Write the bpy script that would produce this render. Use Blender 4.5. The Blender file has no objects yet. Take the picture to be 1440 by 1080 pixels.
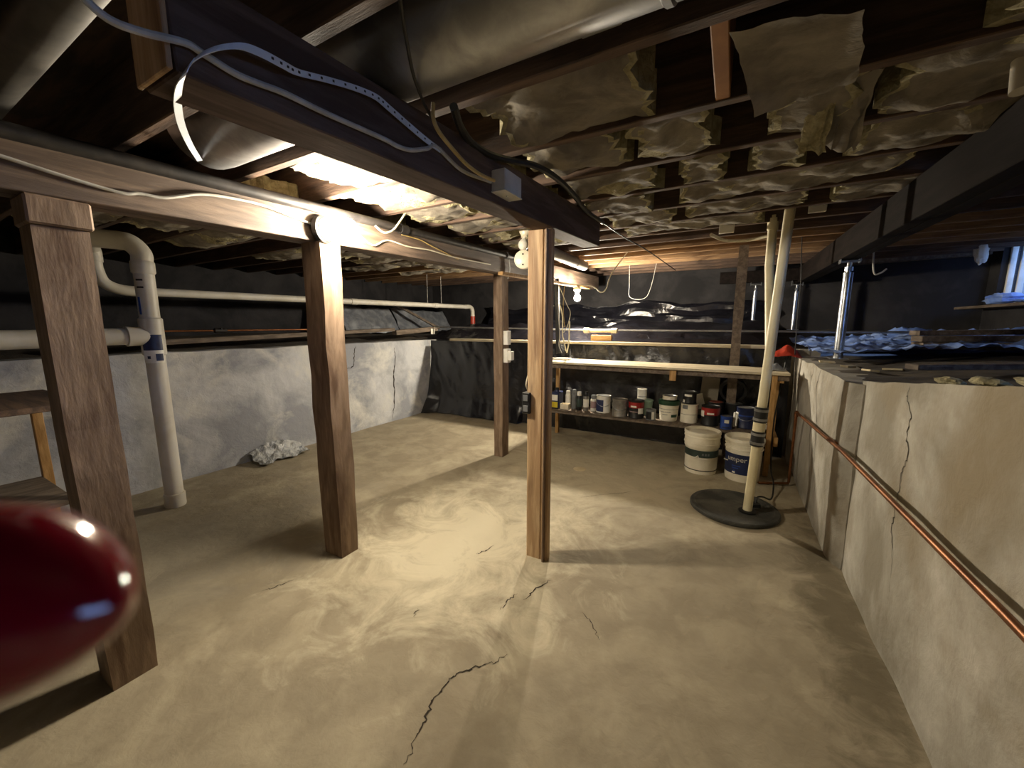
import bpy, math, random
from mathutils import Vector, Matrix, noise
R = math.radians
sc = bpy.context.scene
col = sc.collection
# ------------------------------------------------------------------ camera, world, exposure
H = 1.37
F, PITCH, YAW = 545.0, R(8.7), R(29.3)
cd = bpy.data.cameras.new('camera'); cam = bpy.data.objects.new('camera', cd); col.objects.link(cam)
cam.location = (0, 0, H); cam.rotation_euler = (R(90) - PITCH, 0, YAW)
cd.sensor_width = 36; cd.lens = F / 1440 * 36; cd.clip_start = .005; cd.clip_end = 100
cd.dof.use_dof = True; cd.dof.focus_distance = 3.0; cd.dof.aperture_fstop = 12
sc.camera = cam
w = bpy.data.worlds.new('sky'); sc.world = w; w.use_nodes = True
bg = w.node_tree.nodes['Background']; bg.inputs[0].default_value = (.30, .50, 1.0, 1); bg.inputs[1].default_value = 8.0
sc.view_settings.view_transform = 'Standard'; sc.view_settings.look = 'None'; sc.view_settings.gamma = 1
sc.view_settings.use_curve_mapping = False
sc.view_settings.exposure = 0.0
BULB_A, BULB_B = 1180.0, 3800.0          # the two lit light bulbs
WARM = (1.0, .88, .69)
# ------------------------------------------------------------------ point measuring on known planes
_f = Vector((-math.sin(YAW) * math.cos(PITCH), math.cos(YAW) * math.cos(PITCH), -math.sin(PITCH)))
_r = Vector((math.cos(YAW), math.sin(YAW), 0)); _u = _r.cross(_f); _c = Vector((0, 0, H))
def P(px, py, X=None, Y=None, Z=None):
    d = _f + _r * ((px - 720) / F) - _u * ((py - 540) / F)
    t = X / d.x if X is not None else Y / d.y if Y is not None else (Z - H) / d.z
    return _c + d * t
# ------------------------------------------------------------------ materials
def lin(h):
    v = [int(h[i:i + 2], 16) / 255 for i in (0, 2, 4)]
    return tuple(x / 12.92 if x <= .04045 else ((x + .055) / 1.055) ** 2.4 for x in v) + (1,)
MATS = {}
def mat(name, c1, c2=None, scale=6, rough=.7, metal=0, bump=0, bscale=40, c3=None, s3=1.5, lo=.42, hi=.62, emit=0, spec=.5, stretch=None, detail=6, dist=.4):
    if name in MATS: return MATS[name]
    m = bpy.data.materials.new(name); MATS[name] = m; m.use_nodes = True
    n, l = m.node_tree.nodes, m.node_tree.links
    b = n['Principled BSDF']; b.inputs['Roughness'].default_value = rough; b.inputs['Metallic'].default_value = metal
    b.inputs['Specular IOR Level'].default_value = spec
    b.inputs['Base Color'].default_value = lin(c1)
    tc = n.new('ShaderNodeTexCoord'); src = tc.outputs['Object']
    if stretch:
        mp = n.new('ShaderNodeMapping'); mp.inputs['Scale'].default_value = stretch; l.new(src, mp.inputs[0]); src = mp.outputs[0]
    out = None
    def nz(s, d):
        t = n.new('ShaderNodeTexNoise'); t.inputs['Scale'].default_value = s; t.inputs['Detail'].default_value = d
        t.inputs['Roughness'].default_value = .6; t.inputs['Distortion'].default_value = dist; l.new(src, t.inputs['Vector']); return t
    if c2:
        t = nz(scale, detail); r = n.new('ShaderNodeValToRGB')
        r.color_ramp.elements[0].position = lo; r.color_ramp.elements[1].position = hi
        r.color_ramp.elements[0].color = lin(c1); r.color_ramp.elements[1].color = lin(c2)
        l.new(t.outputs['Fac'], r.inputs[0]); out = r.outputs[0]
        if c3:
            t2 = nz(s3, 8); r2 = n.new('ShaderNodeValToRGB'); r2.color_ramp.elements[0].position = .5; r2.color_ramp.elements[1].position = .66
            l.new(t2.outputs['Fac'], r2.inputs[0]); mx = n.new('ShaderNodeMix'); mx.data_type = 'RGBA'
            l.new(r2.outputs[0], mx.inputs[0]); l.new(out, mx.inputs[6]); mx.inputs[7].default_value = lin(c3); out = mx.outputs[2]
        l.new(out, b.inputs['Base Color'])
    if bump:
        t3 = nz(bscale, 8); bp = n.new('ShaderNodeBump'); bp.inputs['Strength'].default_value = bump; bp.inputs['Distance'].default_value = .02
        l.new(t3.outputs['Fac'], bp.inputs['Height']); l.new(bp.outputs[0], b.inputs['Normal'])
    if emit:
        b.inputs['Emission Color'].default_value = lin(c1); b.inputs['Emission Strength'].default_value = emit
    return m
def bulb_mat(name, k):
    m = bpy.data.materials.new(name); m.use_nodes = True; b = m.node_tree.nodes['Principled BSDF']
    b.inputs['Base Color'].default_value = (1, 1, 1, 1); b.inputs['Emission Color'].default_value = WARM + (1,); b.inputs['Emission Strength'].default_value = k
    return m
M = dict(
    floor=mat('concrete_floor', '8d826c', '9c917a', 4.5, .8, bump=.35, bscale=13, c3='a99e85', s3=2.6),
    wleft=mat('concrete_left', '95979c', 'c6c7c8', 1.7, .85, bump=.5, bscale=12, c3='d6d4cc', s3=2.3),
    wright=mat('concrete_right', '857f70', 'bdb9ae', 1.3, .85, bump=.45, bscale=10, c3='837760', s3=1.0),
    dirt=mat('dirt', '3b342b', '5b5143', 3, .95, bump=.8, bscale=14),
    outer=mat('outer_wall', '1e1d1f', '333132', 2.2, .9, bump=.4, bscale=8),
    subfloor=mat('subfloor', '2e2219', '4a3727', 4, .8, stretch=(1, 6, 1)),
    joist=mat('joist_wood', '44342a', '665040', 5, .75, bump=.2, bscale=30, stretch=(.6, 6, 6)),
    joist2=mat('joist_wood_light', '7d6044', 'a3825c', 5, .75, bump=.2, bscale=30, stretch=(.6, 6, 6)),  # lit copy of the joist wood, second bulb's glow in the colour
    beam=mat('beam_brown', '4a3c34', '5f5048', 4, .8, spec=.15, bump=.15, bscale=25, stretch=(6, .6, 6)),
    wellm=mat('well_concrete', 'a3a8ad', 'b9bdc1', 3, .9, bump=.3),
    beamd=mat('beam_dark', '15110f', '201a18', 4, .85, bump=.15, bscale=25, stretch=(6, .6, 6), spec=.1),  # right beam's lack of lamp light is put into this colour
    gduct=mat('painted_duct', '9a9792', '86837e', 5, .6),
    galvd=mat('galvanised_dull', '454340', '55524d', 9, .55, .5),  # shade on the slim duct is put into this darker metal
    palewood=mat('pale_board', 'c3b596', 'd8ccb0', 6, .7, bump=.15, bscale=25, stretch=(1, 7, 7)),
    wrap=mat('clear_wrap', '8d8f8f', 'bfc1c0', 9, .16, bump=.8, bscale=16, spec=.9),
    beam1=mat('beam_worn', '56473c', '7b6858', 4, .6, bump=.2, bscale=25, stretch=(6, .6, 6), c3='46382e', s3=2),
    post=mat('post_wood', '77624f', '97806a', 5, .7, bump=.12, bscale=18, stretch=(4, 4, .7), c3='5c4533', s3=2.5),
    postc=mat('post_fir', 'b3926d', 'cdb08a', 6, .7, bump=.2, bscale=25, stretch=(8, 8, .6), c3='8a6a4c', s3=2.2),
    wood=mat('raw_pine', 'a8814f', 'c9a473', 6, .7, bump=.15, bscale=25, stretch=(1, 7, 7)),
    woodv=mat('raw_pine_upright', 'a07843', 'c29a63', 6, .7, bump=.15, bscale=25, stretch=(7, 7, 1)),
    oldwood=mat('old_wood', '5d5145', '7d6f60', 5, .8, bump=.25, bscale=25, stretch=(6, 1, 6)),
    block=mat('block_wood', '8a5a2c', 'a5713c', 5, .7, stretch=(1, 1, 5)),
    kraft=mat('kraft_face', '686156', '80786a', 7, .9, bump=.6, bscale=9, c3='91897a', s3=5),
    fibre=mat('fibreglass', '948b69', 'b3aa88', 22, 1, bump=1, bscale=45),
    pvc=mat('pvc_white', 'd9d5c9', 'c8c2b2', 3, .45),
    pvcy=mat('pvc_cream', 'e0d6b4', 'd2c69f', 4, .5),
    galv=mat('galvanised', '8f9092', 'a9aaac', 9, .38, .85),
    steel=mat('steel_tube', 'a9adb2', 'c8ccd0', 14, .32, .9),
    steelw=mat('white_strap', 'd3dae2', 'c2cad4', 12, .45, .1),
    blackpipe=mat('black_iron', '1f1d1d', '34302e', 12, .5, .2),
    copper=mat('copper', '8a5a38', '6d4429', 8, .4, .8),
    plastic=mat('black_poly', '121217', '1b1b21', 3, .24, bump=.45, bscale=8, spec=.6),
    clear=mat('pale_poly', '6d8fdc', '9db8f0', 5, .3, bump=.5, bscale=13),  # blue daylight from the window painted into the plastic
    foil=mat('foil_face', '8e939b', 'b2b6bc', 8, .4, .5, bump=.7, bscale=12),
    cable=mat('cable_grey', 'b5b3ac', 'a19e96', 20, .5),
    cabley=mat('cable_yellow', 'b39a5e', 'a08548', 20, .5),
    cablew=mat('cable_white', 'd8d0b8', 'c9bfa3', 20, .5),
    black=mat('black_rubber', '111111', '1b1b1b', 15, .5),
    greybox=mat('box_grey', 'c4c3be', 'b3b2ac', 10, .5),
    white=mat('white_paint', 'f0ede4', 'e2dece', 8, .5),
    porc=mat('porcelain', 'efe6cf', 'e2d6ba', 8, .25),
    lid=mat('sump_lid', '33332f', '4d4c45', 5, .75, bump=.3, bscale=15, c3='67645a', s3=3),
    crack=mat('crack_dark', '2a231b', '3a3126', 30, 1),
    cansteel=mat('can_steel', '9a9a98', '7f7e7b', 9, .35, .7),
    canstain=mat('can_stained', '8d8a84', '6f6a62', 8, .5, .3, c3='a19a8c', s3=9),
    navy=mat('navy_label', '1c2544', '263158', 9, .45),
    dkblue=mat('blue_label', '24408a', '2f52a6', 9, .4),
    red=mat('red_label', 'a3231f', '8c1b19', 9, .4),
    redp=mat('red_plastic', '9e3222', 'c0452f', 8, .4),
    redg=mat('red_gloss', '6e0410', '7a0815', 6, .12, spec=.8),
    green=mat('green_lid', '1e4a30', '173b26', 9, .45),
    pgreen=mat('pale_green', '9db5a4', '8aa392', 9, .45),
    bucket=mat('bucket_white', 'f3edda', 'e6dec8', 6, .45, c3='d2c8ad', s3=3),
    dgreen=mat('label_dark_green', '33443f', '27352f', 9, .5),
    grey=mat('grey_paint', '77797a', '66686a', 9, .5),
    pink=mat('dusty_pink', 'a68a86', '93787a', 9, .5),
    yellow=mat('yellow_label', 'd8c22e', 'c7ae22', 9, .5),
    card=mat('grey_card', '8d8778', '7c7667', 6, .9),
    rust=mat('rust_brown', '6b2c18', '8a3c20', 9, .7),
    stain=mat('pale_stain', 'cdbf9d', 'bdae8a', 12, .9),
)
def floor_nodes(m):
    n, l = m.node_tree.nodes, m.node_tree.links; b = n['Principled BSDF']
    src = b.inputs['Base Color'].links[0].from_socket
    g = n.new('ShaderNodeNewGeometry')
    def math_(op, a, v=None, v2=None):
        q = n.new('ShaderNodeMath'); q.operation = op; l.new(a, q.inputs[0])
        if v is not None:
            if hasattr(v, 'links'): l.new(v, q.inputs[1])
            else: q.inputs[1].default_value = v
        return q.outputs[0]
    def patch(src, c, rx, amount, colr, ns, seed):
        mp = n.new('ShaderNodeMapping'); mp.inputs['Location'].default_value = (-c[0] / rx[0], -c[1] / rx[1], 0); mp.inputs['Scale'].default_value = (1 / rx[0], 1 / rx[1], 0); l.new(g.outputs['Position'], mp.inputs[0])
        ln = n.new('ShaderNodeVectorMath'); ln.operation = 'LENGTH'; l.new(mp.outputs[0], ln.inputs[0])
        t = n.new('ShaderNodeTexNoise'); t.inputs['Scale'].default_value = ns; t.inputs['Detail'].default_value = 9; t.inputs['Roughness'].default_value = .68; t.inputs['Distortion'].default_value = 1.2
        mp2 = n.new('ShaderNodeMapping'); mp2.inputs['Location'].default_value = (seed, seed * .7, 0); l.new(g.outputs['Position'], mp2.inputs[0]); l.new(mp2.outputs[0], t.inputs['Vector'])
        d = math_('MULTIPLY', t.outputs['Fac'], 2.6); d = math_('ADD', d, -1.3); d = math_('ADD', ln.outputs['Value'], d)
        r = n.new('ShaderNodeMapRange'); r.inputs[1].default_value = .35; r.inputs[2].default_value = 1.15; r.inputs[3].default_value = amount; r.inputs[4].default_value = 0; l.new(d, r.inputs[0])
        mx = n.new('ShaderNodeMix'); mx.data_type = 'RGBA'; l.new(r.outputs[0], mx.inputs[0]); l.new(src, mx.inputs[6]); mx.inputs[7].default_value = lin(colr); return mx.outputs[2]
    src = patch(src, (-1.35, 1.9), (.75, .9), .75, 'dcd2b6', 3.2, 3)  # pale efflorescence, with the first bulb's pool of light painted in
    src = patch(src, (-1.0, 3.5), (1.3, 1.0), .55, 'c9bea2', 2.6, 21)  # paler floor painted in to lift the dimly lit back
    src = patch(src, (-.3, .6), (.7, .5), .4, '7d7058', 4, 8)  # brown dirt, with light falloff towards the camera painted in
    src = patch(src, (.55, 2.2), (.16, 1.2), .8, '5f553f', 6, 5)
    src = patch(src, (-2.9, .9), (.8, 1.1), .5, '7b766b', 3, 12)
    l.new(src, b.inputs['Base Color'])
# ------------------------------------------------------------------ mesh helpers
class MB:
    def __init__(s): s.v = []; s.f = []; s.m = []
    def add(s, vs, fs, mi=0):
        o = len(s.v); s.v += [tuple(x) for x in vs]; s.f += [tuple(i + o for i in f) for f in fs]; s.m += [mi] * len(fs); return s
    def box(s, c, d, rot=None, mi=0, bev=0.0):
        x, y, z = d[0] / 2, d[1] / 2, d[2] / 2
        b = min(bev, x * .45, y * .45, z * .45)
        vs = []
        if b > 0:      # chamfered box
            for sx in (-1, 1):
                for sy in (-1, 1):
                    for sz in (-1, 1):
                        vs += [Vector((sx * x, sy * (y - b), sz * (z - b))), Vector((sx * (x - b), sy * y, sz * (z - b))), Vector((sx * (x - b), sy * (y - b), sz * z))]
            def I(sx, sy, sz, k): return ((sx > 0) * 4 + (sy > 0) * 2 + (sz > 0)) * 3 + k
            fs = []
            for q in (-1, 1):
                o = [(-1, -1), (1, -1), (1, 1), (-1, 1)]
                if q < 0: o = o[::-1]
                fs.append([I(q, a, c_, 0) for a, c_ in o]); fs.append([I(c_, q, a, 1) for a, c_ in o]); fs.append([I(a, c_, q, 2) for a, c_ in o])
            for a in (-1, 1):
                for c_ in (-1, 1):
                    e = [[I(a, c_, -1, 0), I(a, c_, -1, 1), I(a, c_, 1, 1), I(a, c_, 1, 0)], [I(a, -1, c_, 0), I(a, -1, c_, 2), I(a, 1, c_, 2), I(a, 1, c_, 0)], [I(-1, a, c_, 1), I(-1, a, c_, 2), I(1, a, c_, 2), I(1, a, c_, 1)]]
                    fs += e
                    for k in (-1, 1): fs.append([I(a, c_, k, 0), I(a, c_, k, 1), I(a, c_, k, 2)])
        else:
            vs = [Vector((i * x, j * y, k * z)) for i in (-1, 1) for j in (-1, 1) for k in (-1, 1)]
            fs = [(0, 1, 3, 2), (4, 6, 7, 5), (0, 4, 5, 1), (2, 3, 7, 6), (0, 2, 6, 4), (1, 5, 7, 3)]
        if rot: 
            rm = rot if isinstance(rot, Matrix) else Matrix.Rotation(rot[2], 3, 'Z') @ Matrix.Rotation(rot[1], 3, 'Y') @ Matrix.Rotation(rot[0], 3, 'X')
            vs = [rm @ q for q in vs]
        c = Vector(c); return s.add([q + c for q in vs], fs, mi)
    def bar(s, a, b, wd, ht, mi=0, bev=.003):      # board from a to b, ht measured along the vertical side
        a, b = Vector(a), Vector(b); d = b - a; L = d.length; d.normalize()
        up = Vector((0, 0, 1)) if abs(d.z) < .95 else Vector((0, 1, 0))
        sd = up.cross(d).normalized(); u2 = d.cross(sd)
        return s.box((a + b) / 2, (L, wd, ht), Matrix((d, sd, u2)).transposed(), mi, bev)
    def tube(s, pts, r, n=12, mi=0, cap=True):
        pts = [Vector(q) for q in pts]; k = len(pts); rs = r if isinstance(r, (list, tuple)) else [r] * k
        up = None; vs = []
        for i, q in enumerate(pts):
            t = (pts[min(i + 1, k - 1)] - pts[max(i - 1, 0)]).normalized()
            if up is None:
                up = Vector((0, 0, 1)) if abs(t.z) < .9 else Vector((1, 0, 0))
            up = (up - t * up.dot(t)).normalized(); sd = t.cross(up)
            vs += [q + (up * math.cos(a) + sd * math.sin(a)) * rs[i] for a in [2 * math.pi * j / n for j in range(n)]]
        fs = [(i * n + j, i * n + (j + 1) % n, (i + 1) * n + (j + 1) % n, (i + 1) * n + j) for i in range(k - 1) for j in range(n)]
        if cap: fs += [tuple(range(n))[::-1], tuple((k - 1) * n + j for j in range(n))]
        return s.add(vs, fs, mi)
    def ribbon(s, pts, sides, wd, th, mi=0):
        vs = []
        for q, sd in zip(pts, sides):
            q = Vector(q); sd = Vector(sd).normalized(); i = len(vs)
            vs.append((q, sd))
        out = []; k = len(vs)
        for i, (q, sd) in enumerate(vs):
            t = (vs[min(i + 1, k - 1)][0] - vs[max(i - 1, 0)][0]).normalized(); nn = t.cross(sd).normalized()
            out += [q + sd * wd / 2 + nn * th / 2, q - sd * wd / 2 + nn * th / 2, q - sd * wd / 2 - nn * th / 2, q + sd * wd / 2 - nn * th / 2]
        fs = [(i * 4 + j, i * 4 + (j + 1) % 4, i * 4 + 4 + (j + 1) % 4, i * 4 + 4 + j) for i in range(k - 1) for j in range(4)]
        fs += [(0, 1, 2, 3), (k * 4 - 1, k * 4 - 2, k * 4 - 3, k * 4 - 4)]
        return s.add(out, fs, mi)
    def lathe(s, prof, n=24, o=(0, 0, 0), axis='Z', mi=0, cap=True):
        o = Vector(o); k = len(prof); vs = []
        rm = {'Z': Matrix.Identity(3), 'X': Matrix.Rotation(R(90), 3, 'Y'), 'Y': Matrix.Rotation(R(-90), 3, 'X')}.get(axis) if isinstance(axis, str) else Vector((0, 0, 1)).rotation_difference(Vector(axis)).to_matrix()
        for r, z in prof: vs += [o + rm @ Vector((r * math.cos(a), r * math.sin(a), z)) for a in [2 * math.pi * j / n for j in range(n)]]
        fs = [(i * n + j, i * n + (j + 1) % n, (i + 1) * n + (j + 1) % n, (i + 1) * n + j) for i in range(k - 1) for j in range(n)]
        if cap: fs += [tuple(range(n))[::-1], tuple((k - 1) * n + j for j in range(n))]
        return s.add(vs, fs, mi)
    def arc(s, r, z0, z1, a0, a1, o, n=14, th=.0015, mi=0):     # curved label on an upright cylinder
        o = Vector(o); vs = []
        for i in range(n + 1):
            a = a0 + (a1 - a0) * i / n; d = Vector((math.cos(a), math.sin(a), 0))
            vs += [o + d * (r[0] + th) + Vector((0, 0, z0)), o + d * (r[1] + th) + Vector((0, 0, z1)), o + d * (r[0] - th) + Vector((0, 0, z0)), o + d * (r[1] - th) + Vector((0, 0, z1))]
        fs = []
        for i in range(n):
            a, b = i * 4, i * 4 + 4
            fs += [(a, b, b + 1, a + 1), (a + 2, a + 3, b + 3, b + 2), (a, a + 2, b + 2, b), (a + 1, b + 1, b + 3, a + 3)]
        fs += [(0, 1, 3, 2), (n * 4, n * 4 + 2, n * 4 + 3, n * 4 + 1)]
        return s.add(vs, fs, mi)
    def build(s, name, m, parent=None, smooth=False, loc=None):
        me = bpy.data.meshes.new(name); o_ = Vector(loc) if loc is not None else None
        vs = s.v if o_ is None else [tuple(Vector(q) - o_) for q in s.v]
        me.from_pydata(vs, [], s.f)
        for x in (m if isinstance(m, (list, tuple)) else [m]): me.materials.append(M[x] if isinstance(x, str) else x)
        me.polygons.foreach_set('material_index', s.m)
        if smooth:
            me.polygons.foreach_set('use_smooth', [True] * len(s.f)); 
            try: me.set_sharp_from_angle(angle=R(40))
            except Exception: pass
        me.validate(); me.update()
        ob = bpy.data.objects.new(name, me); col.objects.link(ob)
        if o_ is not None: ob.location = o_
        if parent is not None:
            ob.parent = parent; ob.matrix_parent_inverse = Matrix.Translation(parent.location).inverted() if parent.rotation_euler.z == 0 else parent.matrix_basis.inverted()
        return ob
def tag(o, label, cat, group=None):
    o['label'] = label; o['category'] = cat
    if group: o['group'] = group
    return o
def thing(name, label, cat, loc=(0, 0, 0), group=None):
    o = bpy.data.objects.new(name, None); o.empty_display_size = .05; col.objects.link(o); o.location = loc
    return tag(o, label, cat, group)
def struct(o): o['kind'] = 'structure'; return o
def curve(pts, sub=6):        # smooth path through points
    p = [Vector(q) for q in pts]; p = [p[0] * 2 - p[1]] + p + [p[-1] * 2 - p[-2]]; out = []
    for i in range(1, len(p) - 2):
        a, b, c, d = p[i - 1:i + 3]
        for k in range(sub):
            t = k / sub; out.append(.5 * ((2 * b) + (c - a) * t + (2 * a - 5 * b + 4 * c - d) * t * t + (3 * b - a - 3 * c + d) * t ** 3))
    out.append(p[-2]); return out
def nz(x, y, z=0, s=1.0): return noise.noise(Vector((x * s, y * s, z * s)))
def fbm(x, y, z=0, s=1.0): return nz(x, y, z, s) + .5 * nz(x, y, z + 7, s * 2.1) + .25 * nz(x, y, z + 13, s * 4.3)
def wire(name, pts, r, m, label, cat='cable', group=None, n=8, sub=6):
    return tag(MB().tube(curve(pts, sub), r, n).build(name, m, smooth=True), label, cat, group)
def surf(nx, ny, fn, th=None):
    mb = MB(); vs = [fn(i / nx, j / ny) for j in range(ny + 1) for i in range(nx + 1)]
    fs = [(j * (nx + 1) + i, j * (nx + 1) + i + 1, (j + 1) * (nx + 1) + i + 1, (j + 1) * (nx + 1) + i) for j in range(ny) for i in range(nx)]
    return mb.add(vs, fs)
def sheet(nx, ny, fn, th, nrm):      # thick sheet: fn surface offset along nrm
    nrm = Vector(nrm); a = [Vector(fn(i / nx, j / ny)) for j in range(ny + 1) for i in range(nx + 1)]
    N = len(a); vs = a + [q + nrm * th for q in a]; W = nx + 1; fs = []
    for j in range(ny):
        for i in range(nx):
            q = (j * W + i, j * W + i + 1, (j + 1) * W + i + 1, (j + 1) * W + i)
            fs += [q, tuple(k + N for k in q[::-1])]
    for i in range(nx):
        fs += [(i + 1, i, i + N, i + 1 + N), (ny * W + i, ny * W + i + 1, ny * W + i + 1 + N, ny * W + i + N)]
    for j in range(ny):
        fs += [(j * W, (j + 1) * W, (j + 1) * W + N, j * W + N), ((j + 1) * W + nx, j * W + nx, j * W + nx + N, (j + 1) * W + nx + N)]
    return MB().add(vs, fs)
def text_mesh(body, size):
    c = bpy.data.curves.new('lettering', 'FONT'); c.body = body; c.size = size; c.align_x = 'CENTER'; c.align_y = 'CENTER'; c.extrude = .0006; c.resolution_u = 3
    o = bpy.data.objects.new('lettering', c); col.objects.link(o)
    me = bpy.data.meshes.new_from_object(o.evaluated_get(bpy.context.evaluated_depsgraph_get())); bpy.data.objects.remove(o); return me
def text_on_cyl(body, size, r, z, a, o, m, parent, turn=0):
    me = text_mesh(body, size); o = Vector(o)
    for v in me.vertices:
        x, y, h = v.co
        if turn: x, y = -y, x
        t = a + x / r; v.co = o + Vector((math.cos(t) * (r + .002 + h), math.sin(t) * (r + .002 + h), z + y))
    me.materials.append(M[m]); ob = bpy.data.objects.new('lettering', me); col.objects.link(ob); ob.parent = parent
    ob.matrix_parent_inverse = Matrix.Translation(parent.location).inverted(); return ob
def ztop(y): return 2.0 + .03 * y          # underside of the joists, rising towards the back
def zb1(y): return 1.765 + .028 * y        # underside of the left beam
def zb2(y): return 1.765 + .05 * y         # underside of the middle beam
XL, XR, XRF, YB = -4.145, .64, .585, 4.78
OL, OR, OB, ON = -6.0, 2.65, 7.0, -1.6     # outer walls

# ================================================================== THE SETTING
def floor_fn(u, v):
    x = -4.2 + u * 4.9; y = -1.6 + v * 6.45
    return (x, y, .006 * fbm(x, y, 0, 1.6))
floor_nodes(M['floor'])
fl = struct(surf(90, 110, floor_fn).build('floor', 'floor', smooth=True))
# left concrete wall with a slightly uneven face and a rough top
def wl(u, v):
    y = ON + u * (YB - ON + .1); z = v * (1.135 + .012 * fbm(y, 3, 0, 2)); return (XL + .018 * fbm(y, z, 1, 1.3), y, z)
o = sheet(80, 14, wl, .2, (-1, 0, 0)).build('wall_left', 'wleft', smooth=True); struct(o); wall_left = o
# right concrete wall: near stretch set back a little, far stretch proud of it
def wrn(u, v):
    y = ON + u * (2.72 - ON); top = 1.06 + .16 * max(0, min(1, (2.8 - y) / 1.4)) + .012 * fbm(y, 1, 4, 3)
    z = v * top; return (XR + .016 * fbm(y, z, 5, 1.4) + .03 * (1 - v) * 0, y, z)
o = sheet(70, 14, wrn, .2, (1, 0, 0)).build('wall_right', 'wright', smooth=True); struct(o); wall_right = o
def wrf(u, v):
    y = 2.66 + u * (YB - 2.66 + .1); z = v * (1.055 + .01 * fbm(y, 1, 4, 3))
    e = max(0, 1 - u * 18); return (XRF + .05 * e * e + .012 * fbm(y, z, 9, 2), y, z)
o = sheet(50, 14, wrf, .25, (1, 0, 0)).build('wall_right', 'wright', smooth=True); struct(o); wall_rf = o
def wb(u, v):
    x = XL - .1 + u * (XRF - XL + .3); return (x, YB + .05, v * 1.12)
struct(sheet(20, 4, wb, .2, (0, 1, 0)).build('wall_back', 'wright'))
def wn(u, v): return (XL - .2 + u * (XR - XL + .4), ON + .02, v * 1.15)
struct(sheet(8, 4, wn, .2, (0, -1, 0)).build('wall_near', 'wright'))
# crawl space ground around the pit
def gl(u, v):
    x = XL - .08 - u * (XL - .08 - OL); y = ON + v * (OB - ON); return (x, y, 1.12 + .13 * u + .035 * fbm(x, y, 2, 1.6))
struct(surf(24, 70, gl).build('crawl_ground_left', 'dirt', smooth=True))
def gr(u, v):
    x = XRF + .06 + u * (OR - XRF - .06); y = ON + v * (YB + .1 - ON)
    e = .16 * max(0, min(1, (2.8 - y) / 1.4)); return (x, y, 1.045 + e * (1 - u) + .16 * u + .02 * fbm(x, y, 2, 2))
struct(surf(24, 60, gr).build('crawl_ground_right', 'dirt', smooth=True))
def gb(u, v):
    x = OL + u * (OR - OL); y = YB + .08 + v * (OB - YB - .08); return (x, y, 1.09 + .2 * v + .03 * fbm(x, y, 2, 1.6))
struct(surf(70, 24, gb).build('crawl_ground_back', 'dirt', smooth=True))
# outer foundation walls (right one with two openings)
struct(MB().box((OL - .1, (ON + OB) / 2, 1.3), (.2, OB - ON + .4, 2.7)).build('wall_outer_left', 'outer'))
struct(MB().box(((OL + OR) / 2, OB + .1, 1.3), (OR - OL, .2, 2.7)).build('wall_outer_back', 'outer'))
struct(MB().box(((OL + OR) / 2, ON - .1, 1.3), (OR - OL, .2, 2.7)).build('wall_outer_near', 'outer'))
WIN = [(-.5, 1.3, 1.38, 2.10), (5.0, 6.78, 1.60, 2.32)]  # first opening is unseen, added and sized for cool light on the strap
mb = MB(); ys = ON - .2
for (a, b, z0, z1) in WIN:
    mb.box((OR + .1, (ys + a) / 2, 1.3), (.2, a - ys, 2.7)); mb.box((OR + .1, (a + b) / 2, (z0 - .05) / 2), (.2, b - a, z0 + .05)); mb.box((OR + .1, (a + b) / 2, (z1 + 2.65) / 2), (.2, b - a, 2.65 - z1)); ys = b
mb.box((OR + .1, (ys + OB + .2) / 2, 1.3), (.2, OB + .2 - ys, 2.7))
struct(mb.build('wall_outer_right', 'outer'))
gl_m = bpy.data.materials.new('window_glass'); gl_m.use_nodes = True; nt = gl_m.node_tree; nt.nodes.remove(nt.nodes['Principled BSDF'])
tr = nt.nodes.new('ShaderNodeBsdfTransparent'); gs = nt.nodes.new('ShaderNodeBsdfGlossy'); gs.inputs['Roughness'].default_value = .05; mxs = nt.nodes.new('ShaderNodeMixShader'); mxs.inputs[0].default_value = .08
tr.inputs[0].default_value = (.95, .97, 1, 1); nt.links.new(tr.outputs[0], mxs.inputs[1]); nt.links.new(gs.outputs[0], mxs.inputs[2]); nt.links.new(mxs.outputs[0], nt.nodes['Material Output'].inputs[0])
M['glass'] = gl_m
for k, (a, b, z0, z1) in enumerate(WIN):
    wo = struct(thing('window_%d' % (k + 1), '', '', (OR + .08, (a + b) / 2, z0))); del wo['label'], wo['category']
    f = MB()
    for (yy, zz, dy, dz) in (((a + b) / 2, z0 + .015, b - a, .03), ((a + b) / 2, z1 - .015, b - a, .03), (a + .015, (z0 + z1) / 2, .03, z1 - z0 - .06), (b - .015, (z0 + z1) / 2, .03, z1 - z0 - .06), (b - .22, (z0 + z1) / 2, .02, z1 - z0 - .06)):
        f.box((OR + .08, yy, zz), (.05, dy, dz), bev=.004)
    f.build('frame', 'white', wo)
    MB().box((OR + .085, (a + b) / 2, (z0 + z1) / 2), (.004, b - a - .05, z1 - z0 - .05)).build('pane', 'glass', wo)
struct(MB().box((3.45, 5.9, 1.55), (.12, 3.4, 2.3)).box((3.05, 7.25, 1.55), (.8, .12, 2.3)).build('window_well', 'wellm'))  # panel added outside so the view through the pane is dimmer than sky
# subfloor
def cf(u, v):
    x = OL - .1 + u * (OR - OL + .2); y = ON - .1 + v * (OB - ON + .2); return (x, y, ztop(y) + .235)
struct(sheet(2, 8, cf, .03, (0, 0, 1)).build('ceiling', 'subfloor'))
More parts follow.
